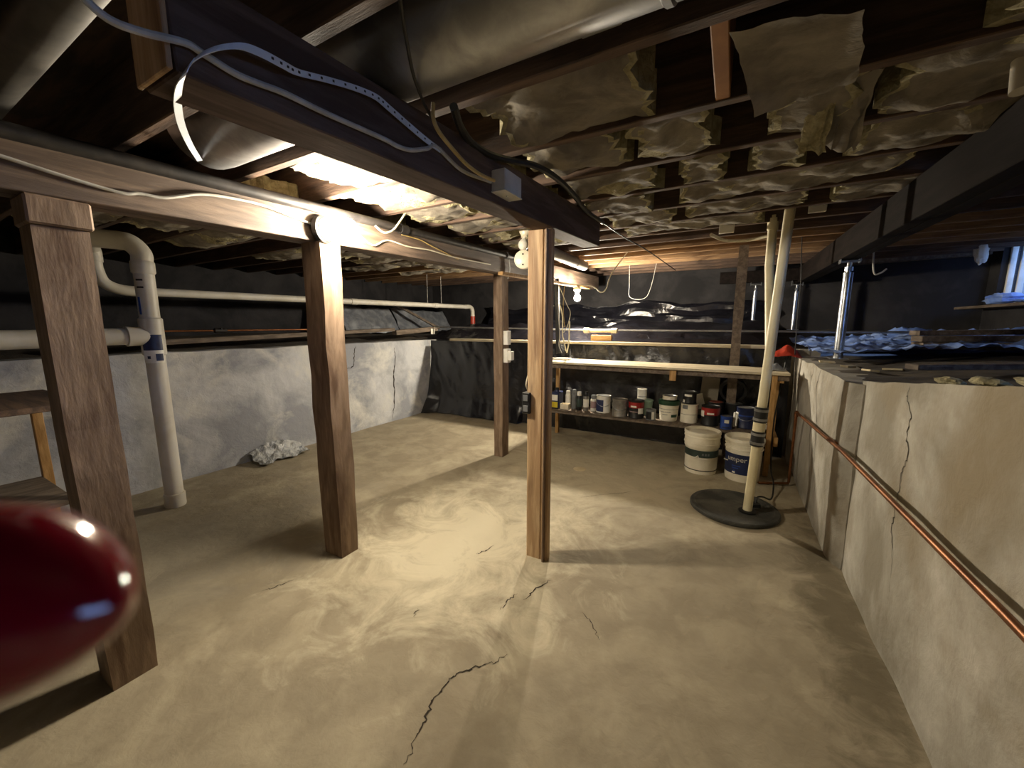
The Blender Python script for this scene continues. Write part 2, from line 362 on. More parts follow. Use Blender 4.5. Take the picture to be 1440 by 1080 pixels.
# cracks
from mathutils.bvhtree import BVHTree
_bv = {}
def snap(ob, q, d):
    if ob.name not in _bv: _bv[ob.name] = BVHTree.FromPolygons([v.co for v in ob.data.vertices], [tuple(p.vertices) for p in ob.data.polygons])
    h = _bv[ob.name].ray_cast(q - d * .3, d, .8)[0]
    return q if h is None else h - d * .0015
def crack(pts, wdt, plane, parent, seed=0, dx=1):
    random.seed(seed); p = curve(pts, 7); q = []
    for i, a in enumerate(p):
        j = .008; a = a + Vector((random.uniform(-j, j), random.uniform(-j, j), random.uniform(-j, j)))
        q.append(snap(parent, a, Vector((0, 0, -1)) if plane == 'z' else Vector((dx, 0, 0))))
    vs = []; fs = []
    for i, a in enumerate(q):
        t = (q[min(i + 1, len(q) - 1)] - q[max(i - 1, 0)]).normalized(); nn = Vector((0, 0, 1)) if plane == 'z' else Vector((1, 0, 0))
        sd = t.cross(nn).normalized() * wdt * (.3 + random.random()) * min(1, .2 + 3 * min(i, len(q) - 1 - i) / len(q))
        vs += [a + sd, a - sd]
    fs = [(2 * i, 2 * i + 1, 2 * i + 3, 2 * i + 2) for i in range(len(q) - 1)]
    MB().add(vs, fs).build('crack', 'crack', parent)
def fp(*px): return [P(x, y, Z=0) for x, y in px]
crack(fp((714, 922), (690, 932), (665, 940), (640, 950), (625, 965), (608, 985), (600, 1010), (585, 1040), (570, 1075)), .0035, 'z', fl, 1)
crack(fp((774, 817), (755, 828), (735, 845)), .0035, 'z', fl, 2)
crack(fp((728, 835), (715, 845), (703, 858)), .0025, 'z', fl, 3)
crack(fp((590, 855), (580, 868)), .002, 'z', fl, 4)
crack(fp((412, 815), (390, 824), (370, 830)), .003, 'z', fl, 5)
crack(fp((693, 768), (680, 776), (668, 780)), .004, 'z', fl, 6)
crack(fp((820, 860), (835, 880), (842, 900)), .002, 'z', fl, 7)
crack(fp((815, 700), (900, 690)), .002, 'z', fl, 12)
def wp(X, fn, *px):
    out = []
    for x, y in px:
        q = P(x, y, X=X); out.append(Vector((fn(q.y, q.z), q.y, q.z)))
    return out
rx = lambda y, z: XR + .016 * fbm(y, z, 5, 1.4) - .003
lx = lambda y, z: XL + .018 * fbm(y, z, 1, 1.3) + .003
fx = lambda y, z: XRF + .012 * fbm(y, z, 9, 2) - .004
crack(wp(XR, rx, (1280, 542), (1275, 560), (1281, 585), (1275, 610), (1276, 640), (1270, 660), (1265, 690), (1260, 720), (1256, 745), (1257, 775), (1252, 835)), .0032, 'x', wall_right, 8)
crack(wp(XL, lx, (555, 488), (556, 505), (554, 530), (555, 560), (552, 590)), .010, 'x', wall_left, 9, -1)
crack(wp(XL, lx, (500, 486), (498, 498), (497, 514), (487, 518)), .007, 'x', wall_left, 10, -1)
crack(wp(XRF, fx, (1146, 512), (1139, 545), (1139, 600), (1137, 690)), .005, 'x', wall_rf, 11)
crack(wp(XRF, fx, (1156, 515), (1149, 545), (1147, 600), (1143, 720)), .005, 'x', wall_rf, 13)
# rim boards: pale plate where the back outer wall meets the joists on the right
tag(MB().bar((.95, OB - .07, 2.20), (OR - .05, OB - .07, 2.24), .12, .10).build('sill_plate', 'oldwood'), 'weathered grey sill plate on the outer wall beside the blue window', 'plate')

# ================================================================== FRAMING
JY = [.244 + .406 * k for k in range(-4, 17)]
ORD = ['first', 'second', 'third', 'fourth', 'fifth', 'sixth', 'seventh', 'eighth', 'ninth', 'tenth', 'eleventh', 'twelfth', 'thirteenth', 'fourteenth', 'fifteenth', 'sixteenth']
JLEN = (OL + .02, OR - .02)
jm = {}
for k, y in enumerate(JY):
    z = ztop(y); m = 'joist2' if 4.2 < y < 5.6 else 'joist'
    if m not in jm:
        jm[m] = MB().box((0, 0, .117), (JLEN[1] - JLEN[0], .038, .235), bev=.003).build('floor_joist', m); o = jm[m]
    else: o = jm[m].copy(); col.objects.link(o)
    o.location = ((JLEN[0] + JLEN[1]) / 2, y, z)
    i_ = k - 6
    if m == 'joist2': lb = 'light brown lit joist near the second bulb, ' + ORD[i_] + ' joist behind the big duct'
    elif i_ >= 0: lb = 'dark brown floor joist, ' + ORD[i_] + ' behind the big round duct'
    else: lb = 'dark brown floor joist, ' + ORD[-1 - i_] + ' on the near side of the big round duct'
    tag(o, lb, 'joist', 'floor joists')
# left beam (two plies), middle beam, right beam
b1 = thing('support_beam', 'long worn brown beam on three thick posts, with a black pipe along it', 'beam', (-2.0, 2.2, zb1(2.2)))
for x in (-2.035, -1.965):
    MB().bar((x, -1.5, zb1(-1.5) + .095), (x, 6.3, zb1(6.3) + .095), .068, .19).build('ply', 'beam1', b1)
b2 = thing('support_beam', 'dark brown beam carrying a grey junction box and a white perforated strap', 'beam', (-.89, 1.5, zb2(1.5)))
MB().bar((-.89, .345, zb2(.345) + .085), (-.89, 2.70, zb2(2.7) + .085), .12, .17).build('timber', 'beam', b2)
MB().bar((-.89, .336, zb2(.345) + .085), (-.89, .344, zb2(.345) + .085), .122, .168).build('end_grain', 'postc', b2)
b3 = thing('support_beam', 'dark beam propped on shiny screw jacks above the crawl space ledge', 'beam', (.79, 4, 1.9))
for x in (.755, .825):
    MB().bar((x, -1.5, 2.0 - .09), (x, 6.9, 2.03), .068, .20).build('ply', 'beamd', b3)
def post(name, label, x0, x1, y0, y1, h, m, cat='post', seed=0):
    random.seed(seed); n = 10; vs = []
    for i in range(n + 1):
        z = h * i / n; d = [.004 * random.uniform(-1, 1) for _ in range(4)]
        vs += [(x0 + d[0], y0 + d[1], z), (x1 + d[2], y0 + d[1], z), (x1 + d[2], y1 + d[3], z), (x0 + d[0], y1 + d[3], z)]
    fs = [(i * 4 + j, i * 4 + (j + 1) % 4, i * 4 + 4 + (j + 1) % 4, i * 4 + 4 + j) for i in range(n) for j in range(4)] + [(3, 2, 1, 0), (n * 4, n * 4 + 1, n * 4 + 2, n * 4 + 3)]
    root = thing(name, label, cat, ((x0 + x1) / 2, (y0 + y1) / 2, 0)); MB().add(vs, fs).build('timber', m, root); return root
pA = post('support_post', 'thick brown post with a cap block, beside the glossy red thing', -2.07, -1.935, .37, .505, zb1(.44) - .095, 'post', seed=1)
MB().box((-2.0, .44, zb1(.44) - .048), (.15, .15, .09), bev=.006).build('cap_block', 'post', pA)
pB = post('support_post', 'thick brown post with a white perforated plate under the bare bulb', -2.065, -1.905, 1.345, 1.465, zb1(1.4), 'post', seed=2)
MB().box((-1.903, 1.43, zb1(1.4) - .05), (.004, .03, .14), bev=.001).build('plate', 'steelw', pB)
pD = post('support_post', 'slim dark post carrying two white boxes, before the black plastic sheeting', -2.09, -1.99, 3.345, 3.47, zb1(3.4), 'post', seed=3)
pC = thing('support_post', 'pale doubled stud post standing alone under the dark middle beam', 'post', (-.905, 1.93, 0))
for x, d in ((-.93, .0), (-.885, .004)):
    MB().bar((x, 1.93 + d, 0), (x, 1.93 + d, zb2(1.93)), .09, .038, bev=.004).build('stud', 'postc', pC)
MB().box((-.861, 1.935, zb2(1.93) / 2), (.010, .09, zb2(1.93) - .01), bev=.002).build('stud', 'post', pC)
pE = post('wall_stud', 'tall stud rising through the work bench to the joists', .005, .09, 4.53, 4.57, ztop(4.55), 'oldwood', 'stud', 5)
# blocking between joists, tan block and metal brackets
tag(MB().box((-.075, 1.26, ztop(1.26) + .117), (.04, .36, .22), bev=.003).build('joist_blocking', 'block'), 'orange brown block fitted between two joists beside hanging insulation', 'block')
tag(MB().box((-.33, 1.03, ztop(1.0) + .09), (.10, .012, .09), bev=.002).build('joist_bracket', 'greybox'), 'grey metal bracket plate on a joist near the big duct', 'bracket')
for q, lb in (((1150, 290), 'square white box on a joist near the pump pipe top'), ((1022, 320), 'small pale block nailed under a joist')):
    c = P(*q, Y=3.45); tag(MB().box(c, (.10, .03, .08), bev=.003).build('joist_box', 'white'), lb, 'box')

# ================================================================== INSULATION BATTS
def batt(bay, x0, x1, label, drop=.0, sag=.03, seed=0, torn=.35, group='insulation batts between the joists', yo=0.0):
    y0, y1 = JY[bay] + .021, JY[bay + 1] - .021; random.seed(seed); nx = max(8, int((x1 - x0) / .02)); ny = 18; W = nx + 1
    lo, hi = [], []
    for j in range(ny + 1):
        v = j / ny; y = y0 + (y1 - y0) * v + yo
        e0 = .05 * fbm(v * 3, seed, 1, 2.3); e1 = .05 * fbm(v * 3, seed, 5, 2.3)
        for i in range(nx + 1):
            u = i / nx; x = x0 + e0 + (x1 + e1 - x0 - e0) * u
            z = ztop(y) + .012 - drop - sag * (1 - (2 * v - 1) ** 2) * (.6 + .7 * nz(x * 2, seed, 0, 1.3)) + .028 * fbm(x, y, seed, 7) + .03 * max(0, nz(x, y, seed + 3, 3))
            lo.append((x, y, z)); hi.append((x, y, max(z + .06, ztop(y) + .10 - drop)))
    N = len(lo); mb = MB(); mb.v = lo + hi
    for j in range(ny):
        for i in range(nx):
            q = (j * W + i, (j + 1) * W + i, (j + 1) * W + i + 1, j * W + i + 1)
            c = lo[q[0]]; tn = fbm(c[0], c[1], seed + 20, 4) > (1 - torn * 2) or i in (0, nx - 1)
            mb.f.append(q); mb.m.append(1 if tn else 0); mb.f.append(tuple(k + N for k in q[::-1])); mb.m.append(1)
    for i in range(nx):
        for a in (0, ny * W): mb.f.append((a + i, a + i + 1, a + i + 1 + N, a + i + N)); mb.m.append(1)
    for j in range(ny):
        for a in (0, nx): mb.f.append((j * W + a, (j + 1) * W + a, (j + 1) * W + a + N, j * W + a + N)); mb.m.append(1)
    return tag(mb.build('insulation_batt', ['kraft', 'fibre'], smooth=True), label, 'insulation', group)
def bay_of(y): return max(i for i in range(len(JY)) if JY[i] <= y)
B1 = bay_of(1.2); s = 1
def bay_name(k): return 'the duct bay' if k == -1 else 'the ' + ORD[k] + ' bay behind the big duct' if k >= 0 else 'the ' + ORD[-2 - k] + ' bay before the big duct'
def run(lst, text, group, **kw):
    global s
    seen = {}
    for k, x0, x1 in lst: seen.setdefault(k, []).append(x0)
    for k, x0, x1 in lst:
        row = sorted(seen[k]); e = '' if len(row) == 1 else ', ' + ORD[row.index(x0)] + ' from left wall'
        batt(B1 + k, x0, x1, text + ' in ' + bay_name(k) + e, seed=s, group=group, **kw); s += 1
run(((0, -.76, -.27), (1, -.80, -.44), (1, -.37, -.12), (1, .08, .26), (1, .38, .95), (2, -.80, -.40), (2, -.24, -.10), (2, .02, .2), (2, .37, .9), (3, -.80, -.47), (3, -.30, .6), (4, -.8, -.42), (4, -.30, .30), (4, .45, .9), (5, -.8, .1), (0, .48, 1.2), (1, 1.05, 2.2), (3, 1.0, 2.3), (-3, .1, .8)),
    'kraft batt, right side', 'batts right of the middle beam', torn=.25)
run(((0, -1.72, -1.12), (1, -1.88, -1.26), (1, -1.17, -.98), (2, -1.88, -1.46), (2, -1.36, -.98), (3, -1.88, -.98), (4, -1.88, -1.62), (4, -1.27, -.98), (5, -1.88, -1.1)),
    'brightly lit batt, middle', 'batts between the two beams', torn=.42)
run(((-1, -3.9, -2.5), (0, -3.6, -2.2), (1, -4.2, -2.4), (2, -3.2, -2.15), (3, -4.4, -2.6), (4, -3.6, -2.2), (5, -3.9, -2.3), (6, -4.6, -2.9), (7, -3.5, -2.15), (8, -4.4, -2.6)),
    'dim sagging batt, left side', 'batts left of the left beam', torn=.3, sag=.05)
# hanging flaps of facing
def flap(name_pts, label, seed, nx=10, ny=12, m='kraft'):
    a, b, c, d = [Vector(q) for q in name_pts]       # top left, top right, bottom right, bottom left
    def fn(u, v):
        p = (a * (1 - u) + b * u) * (1 - v) + (d * (1 - u) + c * u) * v
        return p + Vector((.012 * fbm(u, v, seed, 3), .02 * fbm(u, v, seed + 4, 2.5), .02 * fbm(u, 0, seed + 9, 4) * v))
    return tag(sheet(nx, ny, fn, .008, (0, .8, .3)).build('insulation_flap', m, smooth=True), label, 'insulation')
flap((P(1025, 40, Y=1.08), P(1215, 15, Y=1.08), P(1208, 110, Y=1.40), P(1062, 165, Y=1.40)), 'broad loose sheet of kraft facing drooping across two joist bays', 31)
flap((P(1150, 110, Y=1.52), P(1185, 105, Y=1.52), P(1160, 215, Y=1.75), P(1120, 215, Y=1.75)), 'narrow torn strip of insulation hanging beside the broad drooping sheet', 33, m='fibre')
flap((P(1190, 108, Y=1.54), P(1240, 100, Y=1.54), P(1200, 215, Y=1.80), P(1155, 205, Y=1.80)), 'wide torn strip of yellowish insulation hanging over the pump pipe', 35)
# ================================================================== DUCTS AND PIPES OVERHEAD
def duct(name, label, a, b, r, seams, m='galv'):
    a, b = Vector(a), Vector(b); root = thing(name, label, 'duct', a)
    d = (b - a); pipe = MB().tube([a, a + d * .01, b - d * .01, b], [r - .003, r, r, r - .003], 32).build('pipe', m, root, smooth=True)
    for t in seams:
        q = a + d * t; e = d.normalized() * .012; MB().tube([q - e, q - e * .6, q + e * .6, q + e], [r, r + .005, r + .005, r], 32).build('seam', m, pipe, smooth=True)
    return root
duct('round_duct', 'large round galvanised duct crossing over the dark middle beam', (-1.86, .855, 2.12), (2.2, .855, 2.12), .136, (.2, .42, .6))
duct('round_duct', 'slim galvanised duct between joists above the thick capped post', (-4.0, .345, 2.065), (1.2, .345, 2.065), .055, (.3, .6), 'galvd')
duct('round_duct', 'short grey duct behind the pale doubled post', P(768, 352, X=-1.6), P(822, 374, X=-1.6), .055, (.7,), 'gduct')
gp = [Vector((-1.903, y, zb1(y) + .16)) for y in (-1.4, .5, 1.5, 2.5, 3.5, 4.3)]
gas = thing('iron_pipe', 'black iron pipe running along the top of the left beam', 'pipe', gp[0])
MB().tube(gp, .025, 14).build('pipe', 'blackpipe', gas, smooth=True)
for y in (1.95, 3.3):
    q = Vector((-1.903, y, zb1(y) + .16)); MB().tube([q - Vector((0, .03, 0)), q + Vector((0, .03, 0))], .032, 14).build('coupling', 'blackpipe', gas, smooth=True)
tag(MB().bar((-1.80, 3.0, 1.815), (-1.80, 5.4, 1.880), .05, .03).build('wood_strip', 'wood'), 'thin pale strip of wood over the second bulb', 'strip')
tag(MB().tube([P(1450, 20, X=.62), P(1440, 80, X=.62), P(1436, 128, X=.62)], .022, 14).build('pipe_stub', 'pvc', smooth=True), 'stub of white pipe hanging from the joists over the cracked wall', 'pipe')

# ================================================================== LIGHTS
def fixture(label, base, axis, k, with_box=True, lit=True, k2=1.0):
    base = Vector(base); ax = Vector(axis).normalized(); root = thing('lamp_holder', label, 'light', base)
    pf = lambda p: [(r_ * k2, z_ * k2) for r_, z_ in p]
    if with_box: MB().lathe(pf(((.048, 0), (.052, .004), (.052, .022), (.046, .026))), 28, base, ax).build('round_box', 'black', root, smooth=True)
    MB().lathe(pf(((.040, .018 if with_box else 0), (.042, .030), (.036, .040), (.026, .052), (.024, .066), (.018, .068))), 28, base, ax).build('socket', 'porc', root, smooth=True)
    MB().lathe(pf(((.013, .066), (.014, .078), (.024, .090), (.033, .106), (.035, .120), (.031, .136), (.020, .150), (.006, .156))), 28, base, ax).build('bulb', bulb_mat('lit_bulb', k) if lit else 'white', root, smooth=True)
    return root
fixture('glowing bare bulb in a black and cream holder on the left beam', (-1.928, 1.37, 1.862), (1, .30, .03), BULB_A, k2=1.35)
fixture('second glowing bulb hanging near the black plastic at the back', (-1.79, 4.92, 1.852), (.05, -.02, -1), BULB_B, with_box=False, k2=1.15)
q = P(737, 338, X=-1.5)
fixture('unlit white globe bulb beside the pale doubled post', q + Vector((0, .03, .10)), (0, -.3, -1), 0, with_box=False, lit=False, k2=1.2)
q = P(737, 366, X=-1.5)
rb = thing('ceiling_box', 'cream round electrical box under the unlit white bulb', 'box', q)
MB().lathe([(.068, 0), (.072, .005), (.072, .045), (.064, .05)], 28, q, (.3, -1, 0)).build('box_body', 'porc', rb, smooth=True)
for dz in (-.04, .04): MB().lathe([(.007, .049), (.007, .053)], 10, q + Vector((0, 0, dz)), (.3, -1, 0)).build('knockout', 'crack', rb)
# junction box on the middle beam
jc = Vector((-.80, 1.385, 1.905)); jb = thing('junction_box', 'grey metal junction box screwed to the dark middle beam', 'box', jc)
MB().box(jc, (.06, .13, .075), bev=.003).build('box_body', 'greybox', jb)
jcv = MB().box(jc + Vector((0, 0, -.039)), (.064, .134, .004), bev=.001).build('cover', 'greybox', jb)
MB().lathe([(.004, -.003), (.004, 0)], 10, jc + Vector((0, 0, -.041))).build('screw', 'steel', jcv)

# ================================================================== CABLES
fX = -1.921
wire('cable', [P(x, y, X=fX) for x, y in ((-40, 208), (0, 219), (68, 241), (136, 262), (175, 272), (195, 272), (233, 278), (283, 273), (333, 280), (373, 290), (420, 308), (460, 323))], .006, 'cable', 'grey cable stapled along the left beam to the bare bulb')
wire('cable', [P(x, y, X=-.820) for x, y in ((100, -20), (150, 25), (200, 45), (260, 60), (285, 75), (330, 103), (363, 117), (400, 131), (460, 160), (539, 195), (560, 206), (578, 211), (600, 209), (614, 207), (650, 240), (690, 256))], .006, 'cable', 'pale grey cable running along the side of the dark middle beam')
sp = [P(281, 226, Z=1.985), P(268, 205, Z=1.93), P(256, 178, Z=1.86), P(250, 150, Z=1.80), P(251, 124, Z=1.768), P(258, 106, Z=1.765), P(268, 90, X=-.815)]
sp += [P(x, y, X=X_) for x, y, X_ in ((285, 76, -.80), (310, 67, -.79), (340, 65, -.79), (370, 76, -.79), (400, 92, -.80), (420, 102, -.81), (460, 112, -.815), (500, 124, -.818), (528, 136, -.818), (545, 150, -.818), (570, 172, -.818), (597, 195, -.818), (620, 212, -.818))]
pts = curve(sp, 5)
n_ = len(pts); sides = []
for i, q in enumerate(pts):
    f_ = i / n_; sides.append(Vector((0, .6, 1)) if f_ > .33 else Vector((1, 1 * (1 - f_ / .33), .4)))
st = thing('pipe_strap', 'white perforated metal strap looping under the dark middle beam to the big duct', 'strap', pts[0])
MB().ribbon(pts, sides, .018, .0015).build('band', 'steelw', st, smooth=False)
mbh = MB()
for i in range(int(n_ * .55), n_ - 2, 2):
    mbh.box(pts[i] + Vector((.002, 0, 0)), (.0016, .004, .004))
mbh.build('punched_holes', 'black', st)['kind'] = 'stuff'
wire('wire', [P(560, -20, Z=1.95), P(567, 30, Z=1.95), P(574, 70, Z=1.955), P(582, 108, Z=1.96), P(596, 145, X=-.78), P(607, 165, X=-.80)], .004, 'black', 'thin black wire hanging across the big round duct')
wire('cable', [P(x, y, X=-.78) for x, y in ((609, 145), (609, 165), (617, 185), (635, 208), (655, 230), (675, 245), (695, 254))], .006, 'cabley', 'mustard yellow cable bending into the grey junction box')
wire('hose', [P(x, y, Z=z) for x, y, z in ((638, 150, 2.0), (648, 180, 1.99), (665, 203, 1.99), (690, 218, 1.99), (720, 226, 2.0), (752, 233, 2.01), (782, 250, 2.02), (805, 272, 2.03), (825, 297, 2.04), (848, 313, 2.05))], .013, 'black', 'thick black hose sagging under the joists by the junction box', 'hose')
wire('wire', [P(x, y, Z=z) for x, y, z in ((848, 313, 2.05), (880, 335, 2.06), (910, 352, 2.06), (950, 380, 2.07))], .005, 'black', 'black wire trailing from the thick black hose along the joists')
wire('cable', [P(x, y, X=fX) for x, y in ((505, 330), (525, 345), (545, 338), (575, 347), (605, 352), (640, 362), (690, 372))], .005, 'cablew', 'cream cable leaving the bare bulb along the left beam')
wire('cable', [P(x, y, X=-1.87) for x, y in ((590, 284), (574, 295), (562, 312), (552, 324), (540, 327), (528, 318))], .006, 'cablew', 'cream cable curling up from the left beam to the joists')
wire('cable', [P(x, y, X=fX) for x, y in ((565, 330), (590, 337), (605, 345), (625, 355), (645, 365))], .004, 'cabley', 'thin yellow cable crossing the face of the left beam')
wire('cable', [P(x, y, X=-1.92) for x, y in ((716, 365), (717, 380), (714, 392))], .004, 'cable', 'short grey cable end hanging by the slim dark post')
wire('cable', [Vector((-1.79, 4.35, 1.845))] + [P(x, y, Y=4.3) for x, y in ((830, 402), (845, 411), (853, 405), (860, 385))] + [Vector((-1.0, 4.304, 2.15))], .006, 'cablew', 'white cable drooping beside the second glowing bulb')
wire('cable', [P(x, y, Z=2.03) for x, y in ((1000, 330), (1020, 338), (1050, 338), (1080, 332))], .012, 'cablew', 'pale cable sagging under the joists to the pump pipe')
for i, (p_, r_, m_, lb) in enumerate((
    (((774, 386), (784, 398), (797, 428), (802, 440), (798, 458), (792, 468)), .004, 'cablew', 'white cord bending beside the second bulb down to the bench'),
    (((773, 402), (773, 428), (779, 430)), .007, 'cablew', 'short white tube elbow just behind the pale doubled post'),
    (((787, 428), (791, 445), (791, 470), (793, 480), (796, 494)), .008, 'cablew', 'thick white cord hanging down onto the bench end'),
    (((785, 410), (785, 440), (787, 470), (786, 485), (790, 496)), .005, 'cable', 'grey cord hanging against the black upright above the bench'),
    (((801, 452), (800, 480), (797, 496)), .009, 'cablew', 'white rod leaning up from the bench end'),
    (((794, 400), (792, 430), (794, 460)), .003, 'cabley', 'thin yellow cord hanging above the bench end'))):
    wire('cord', [P(x, y, Y=4.35) for x, y in p_], r_, m_, lb, 'cord')
tag(MB().bar(P(783, 392, Y=4.42), P(785, 497, Y=4.42), .05, .03).build('upright', 'black'), 'black upright bar standing at the end of the bench', 'bar')
wire('wire', [P(x, y, Y=4.62) for x, y in ((1128, 330), (1126, 400), (1122, 440), (1115, 540))], .004, 'black', 'black wire dropping past the corner of the ledge to the bench')
wire('wire', [P(885, 372, Y=5.53) + Vector((0, 0, .12)), P(885, 400, Y=5.53), P(886, 418, Y=5.53), P(905, 420, Y=5.53), P(915, 405, Y=5.53), P(925, 372, Y=5.53) + Vector((0, 0, .12))], .0035, 'cable', 'grey wire loop hanging in front of the black plastic slope')

# ================================================================== LEFT SIDE PLUMBING
vx, vy = -3.62, 1.18
dp = thing('drain_pipe', 'large white plastic drain pipe standing on the floor by the left wall', 'pipe', (vx, vy, 0))
MB().tube([(vx, vy, .02), (vx, vy, 1.86)], .057, 24).build('pipe', 'pvc', dp, smooth=True)
MB().lathe([(.062, 0), (.065, .01), (.065, .10), (.058, .105)], 24, (vx, vy, 0)).build('hub', 'pvc', dp, smooth=True)
MB().tube([(vx, vy, 1.15), (vx, vy, 1.16), (vx, vy, 1.41), (vx, vy, 1.42)], [.058, .068, .068, .058], 24).build('tee', 'pvc', dp, smooth=True)
MB().tube([(vx, vy - .02, 1.29), (vx, vy - .14, 1.29), (vx, vy - .145, 1.29)], [.062, .068, .058], 24).build('tee_branch', 'pvc', dp, smooth=True)
MB().tube([(vx, vy - .10, 1.29), (vx, vy - .9, 1.28)], .056, 24).build('side_pipe', 'pvc', dp, smooth=True)
MB().tube([(vx, vy, 1.72), (vx, vy, 1.73), (vx, vy, 1.80), (vx, vy, 1.81)], [.058, .066, .066, .058], 24).build('hub', 'pvc', dp, smooth=True)
MB().tube(curve([(vx, vy, 1.80), (vx, vy, 1.86), (vx - .02, vy - .04, 1.92), (vx - .05, vy - .10, 1.935), (vx - .14, vy - .30, 1.935)]), .060, 24).build('elbow', 'pvc', dp, smooth=True)
la = math.atan2(-vy, -vx)
lpn = MB().arc((.0685, .0685), 1.19, 1.30, la - .95, la + .75, (vx, vy, 0)).build('label_plate', 'navy', dp)
lpw = MB().arc((.0690, .0690), 1.10, 1.19, la - .95, la + .75, (vx, vy, 0)).build('label_plate', 'white', dp)
MB().arc((.0705, .0705), 1.115, 1.165, la + .05, la + .65, (vx, vy, 0)).build('label_mark', 'navy', lpw)
MB().arc((.0705, .0705), 1.13, 1.15, la - .6, la - .35, (vx, vy, 0)).build('label_mark', 'navy', lpw)
for z in (1.67, 1.62): MB().arc((.0572, .0572), z, z + .012, la - .9, la - .2, (vx, vy, 0)).build('print_mark', 'black', dp)
MB().arc((.0572, .0572), 1.44, 1.56, la - 1.0, la - .72, (vx, vy, 0)).build('print_mark', 'dkblue', dp)
hx = -4.40
wpz = lambda y: 1.63 + .012 * y
wp_ = thing('waste_pipe', 'long white plastic pipe running level above the left wall to a red coupling', 'pipe', (hx, 1.5, 1.6))
MB().tube([(hx, 1.36, wpz(1.4)), (hx, 6.1, wpz(6.1))], .036, 18).build('pipe', 'pvc', wp_, smooth=True)
MB().tube(curve([(hx, 1.40, wpz(1.4)), (hx, 1.27, wpz(1.3) + .01), (hx, 1.18, wpz(1.2) + .06), (hx, 1.15, wpz(1.2) + .16), (hx, 1.15, wpz(1.2) + .24)]), .042, 18).build('elbow', 'pvc', wp_, smooth=True)
MB().tube(curve([(hx, 1.15, 1.86), (hx, 1.15, 1.93), (hx + .05, 1.13, 1.97), (hx + .5, 1.0, 1.98)]), .046, 18).build('riser', 'pvc', wp_, smooth=True)
for y in (3.55, 5.2):
    MB().tube([(hx, y - .05, wpz(y)), (hx, y + .05, wpz(y))], .041, 18).build('coupling', 'pvc', wp_, smooth=True)
MB().tube(curve([(hx, 6.05, wpz(6.1)), (hx, 6.2, wpz(6.1)), (hx, 6.27, wpz(6.1) - .06), (hx, 6.28, wpz(6.1) - .18)]), .040, 18).build('elbow', 'pvc', wp_, smooth=True)
MB().tube([(hx, 6.28, wpz(6.1) - .17), (hx, 6.28, wpz(6.1) - .36)], .046, 18).build('coupling', 'redp', wp_, smooth=True)
for i, y in enumerate((3.0, 5.0, 5.35)):
    tag(MB().tube([(hx, y, wpz(y)), (hx, y, ztop(y) + .05)], .004, 6).build('hanger_wire', 'cable'), 'thin wire hanging the long white pipe, ' + ORD[2 - i] + ' from the red coupling', 'wire', 'hanger wires')
cpz = [(XL - .12, .9, 1.315), (XL - .12, 1.8, 1.315), (XL - .12, 3.0, 1.315)]
cp = thing('supply_pipe', 'thin copper pipe with a dark valve lying along the left wall top', 'pipe', cpz[0])
MB().tube(cpz, .009, 10).build('pipe', 'copper', cp, smooth=True)
MB().tube([(XL - .12, 1.85, 1.315), (XL - .12, 1.95, 1.315)], .022, 12).build('valve', 'blackpipe', cp, smooth=True)
MB().box((XL - .12, 1.9, 1.33), (.05, .012, .02), bev=.003).build('handle', 'blackpipe', cp)
# boards, foil insulation and post on the left ledge
def board(name, a, b, wd, ht, m, label, cat='board'):
    return tag(MB().bar(a, b, wd, ht).build(name, m), label, cat)
board('board', (XL - .16, 1.3, 1.215), (XL - .16, 4.1, 1.30), .14, .045, 'oldwood', 'rough brown board lying along the top of the left wall')
board('board', (XL - .14, 4.13, 1.255), (XL - .14, 5.05, 1.305), .09, .07, 'oldwood', 'short grey timber at the wall corner, with a white tag')
c = P(608, 466, X=XL - .10); tag(MB().box(c + Vector((.01, 0, 0)), (.006, .09, .09), bev=.001).build('paper_tag', 'white'), 'white square tag at the end of the grey timber', 'tag')
board('brace', (-5.2, 5.0, 1.75), (-4.75, 5.7, 1.30), .08, .04, 'oldwood', 'slanting grey brace before the silver insulation', 'brace')
def foil(y0, y1, seed, label):
    def fn(u, v):
        y = y0 + (y1 - y0) * u; z = 1.24 + v * (.40 + .06 * nz(u * 3, seed)); return (-5.15 - .25 * v + .04 * fbm(y, z, seed, 4), y, z + .02 * fbm(y, z, seed + 3, 5))
    tag(sheet(30, 12, fn, .03, (-.6, 0, .5)).build('insulation_sheet', 'foil', smooth=True), label, 'insulation')
foil(4.0, 5.1, 3, 'crumpled silver insulation sheet behind the long white pipe')
foil(5.15, 6.6, 5, 'smoother silver insulation sheet behind the red pipe coupling')
# wooden stand by the left edge, shiny scrap by the wall
ws = thing('wooden_stand', 'low wooden stand with pale legs behind the thick capped post', 'stand', (-3.3, .45, 0))
for (x, y) in ((-3.05, .60), (-3.05, .05), (-3.7, .60), (-3.7, .05)):
    MB().bar((x, y, 0), (x, y, .93), .045, .045).build('leg', 'woodv', ws)
MB().box((-3.38, .33, .95), (.80, .66, .03), bev=.003).build('top', 'joist', ws)
MB().box((-3.38, .33, .42), (.66, .50, .02), bev=.003).build('shelf', 'oldwood', ws)
def scr(u, v):
    y = 1.95 + u * .50 + .05 * nz(v * 3, u, 3); x = XL + .03 + v * (.24 + .08 * nz(u * 4, 1)); return (x, y, .02 + .13 * (1 - v) ** 2 * (.5 + .5 * math.sin(u * 3.1)) + .05 * abs(fbm(x, y, 3, 9)))
tag(sheet(34, 22, scr, .002, (0, 0, 1)).build('plastic_scrap', 'wrap', smooth=False), 'shiny crumpled plastic scrap on the floor by the left wall', 'plastic')

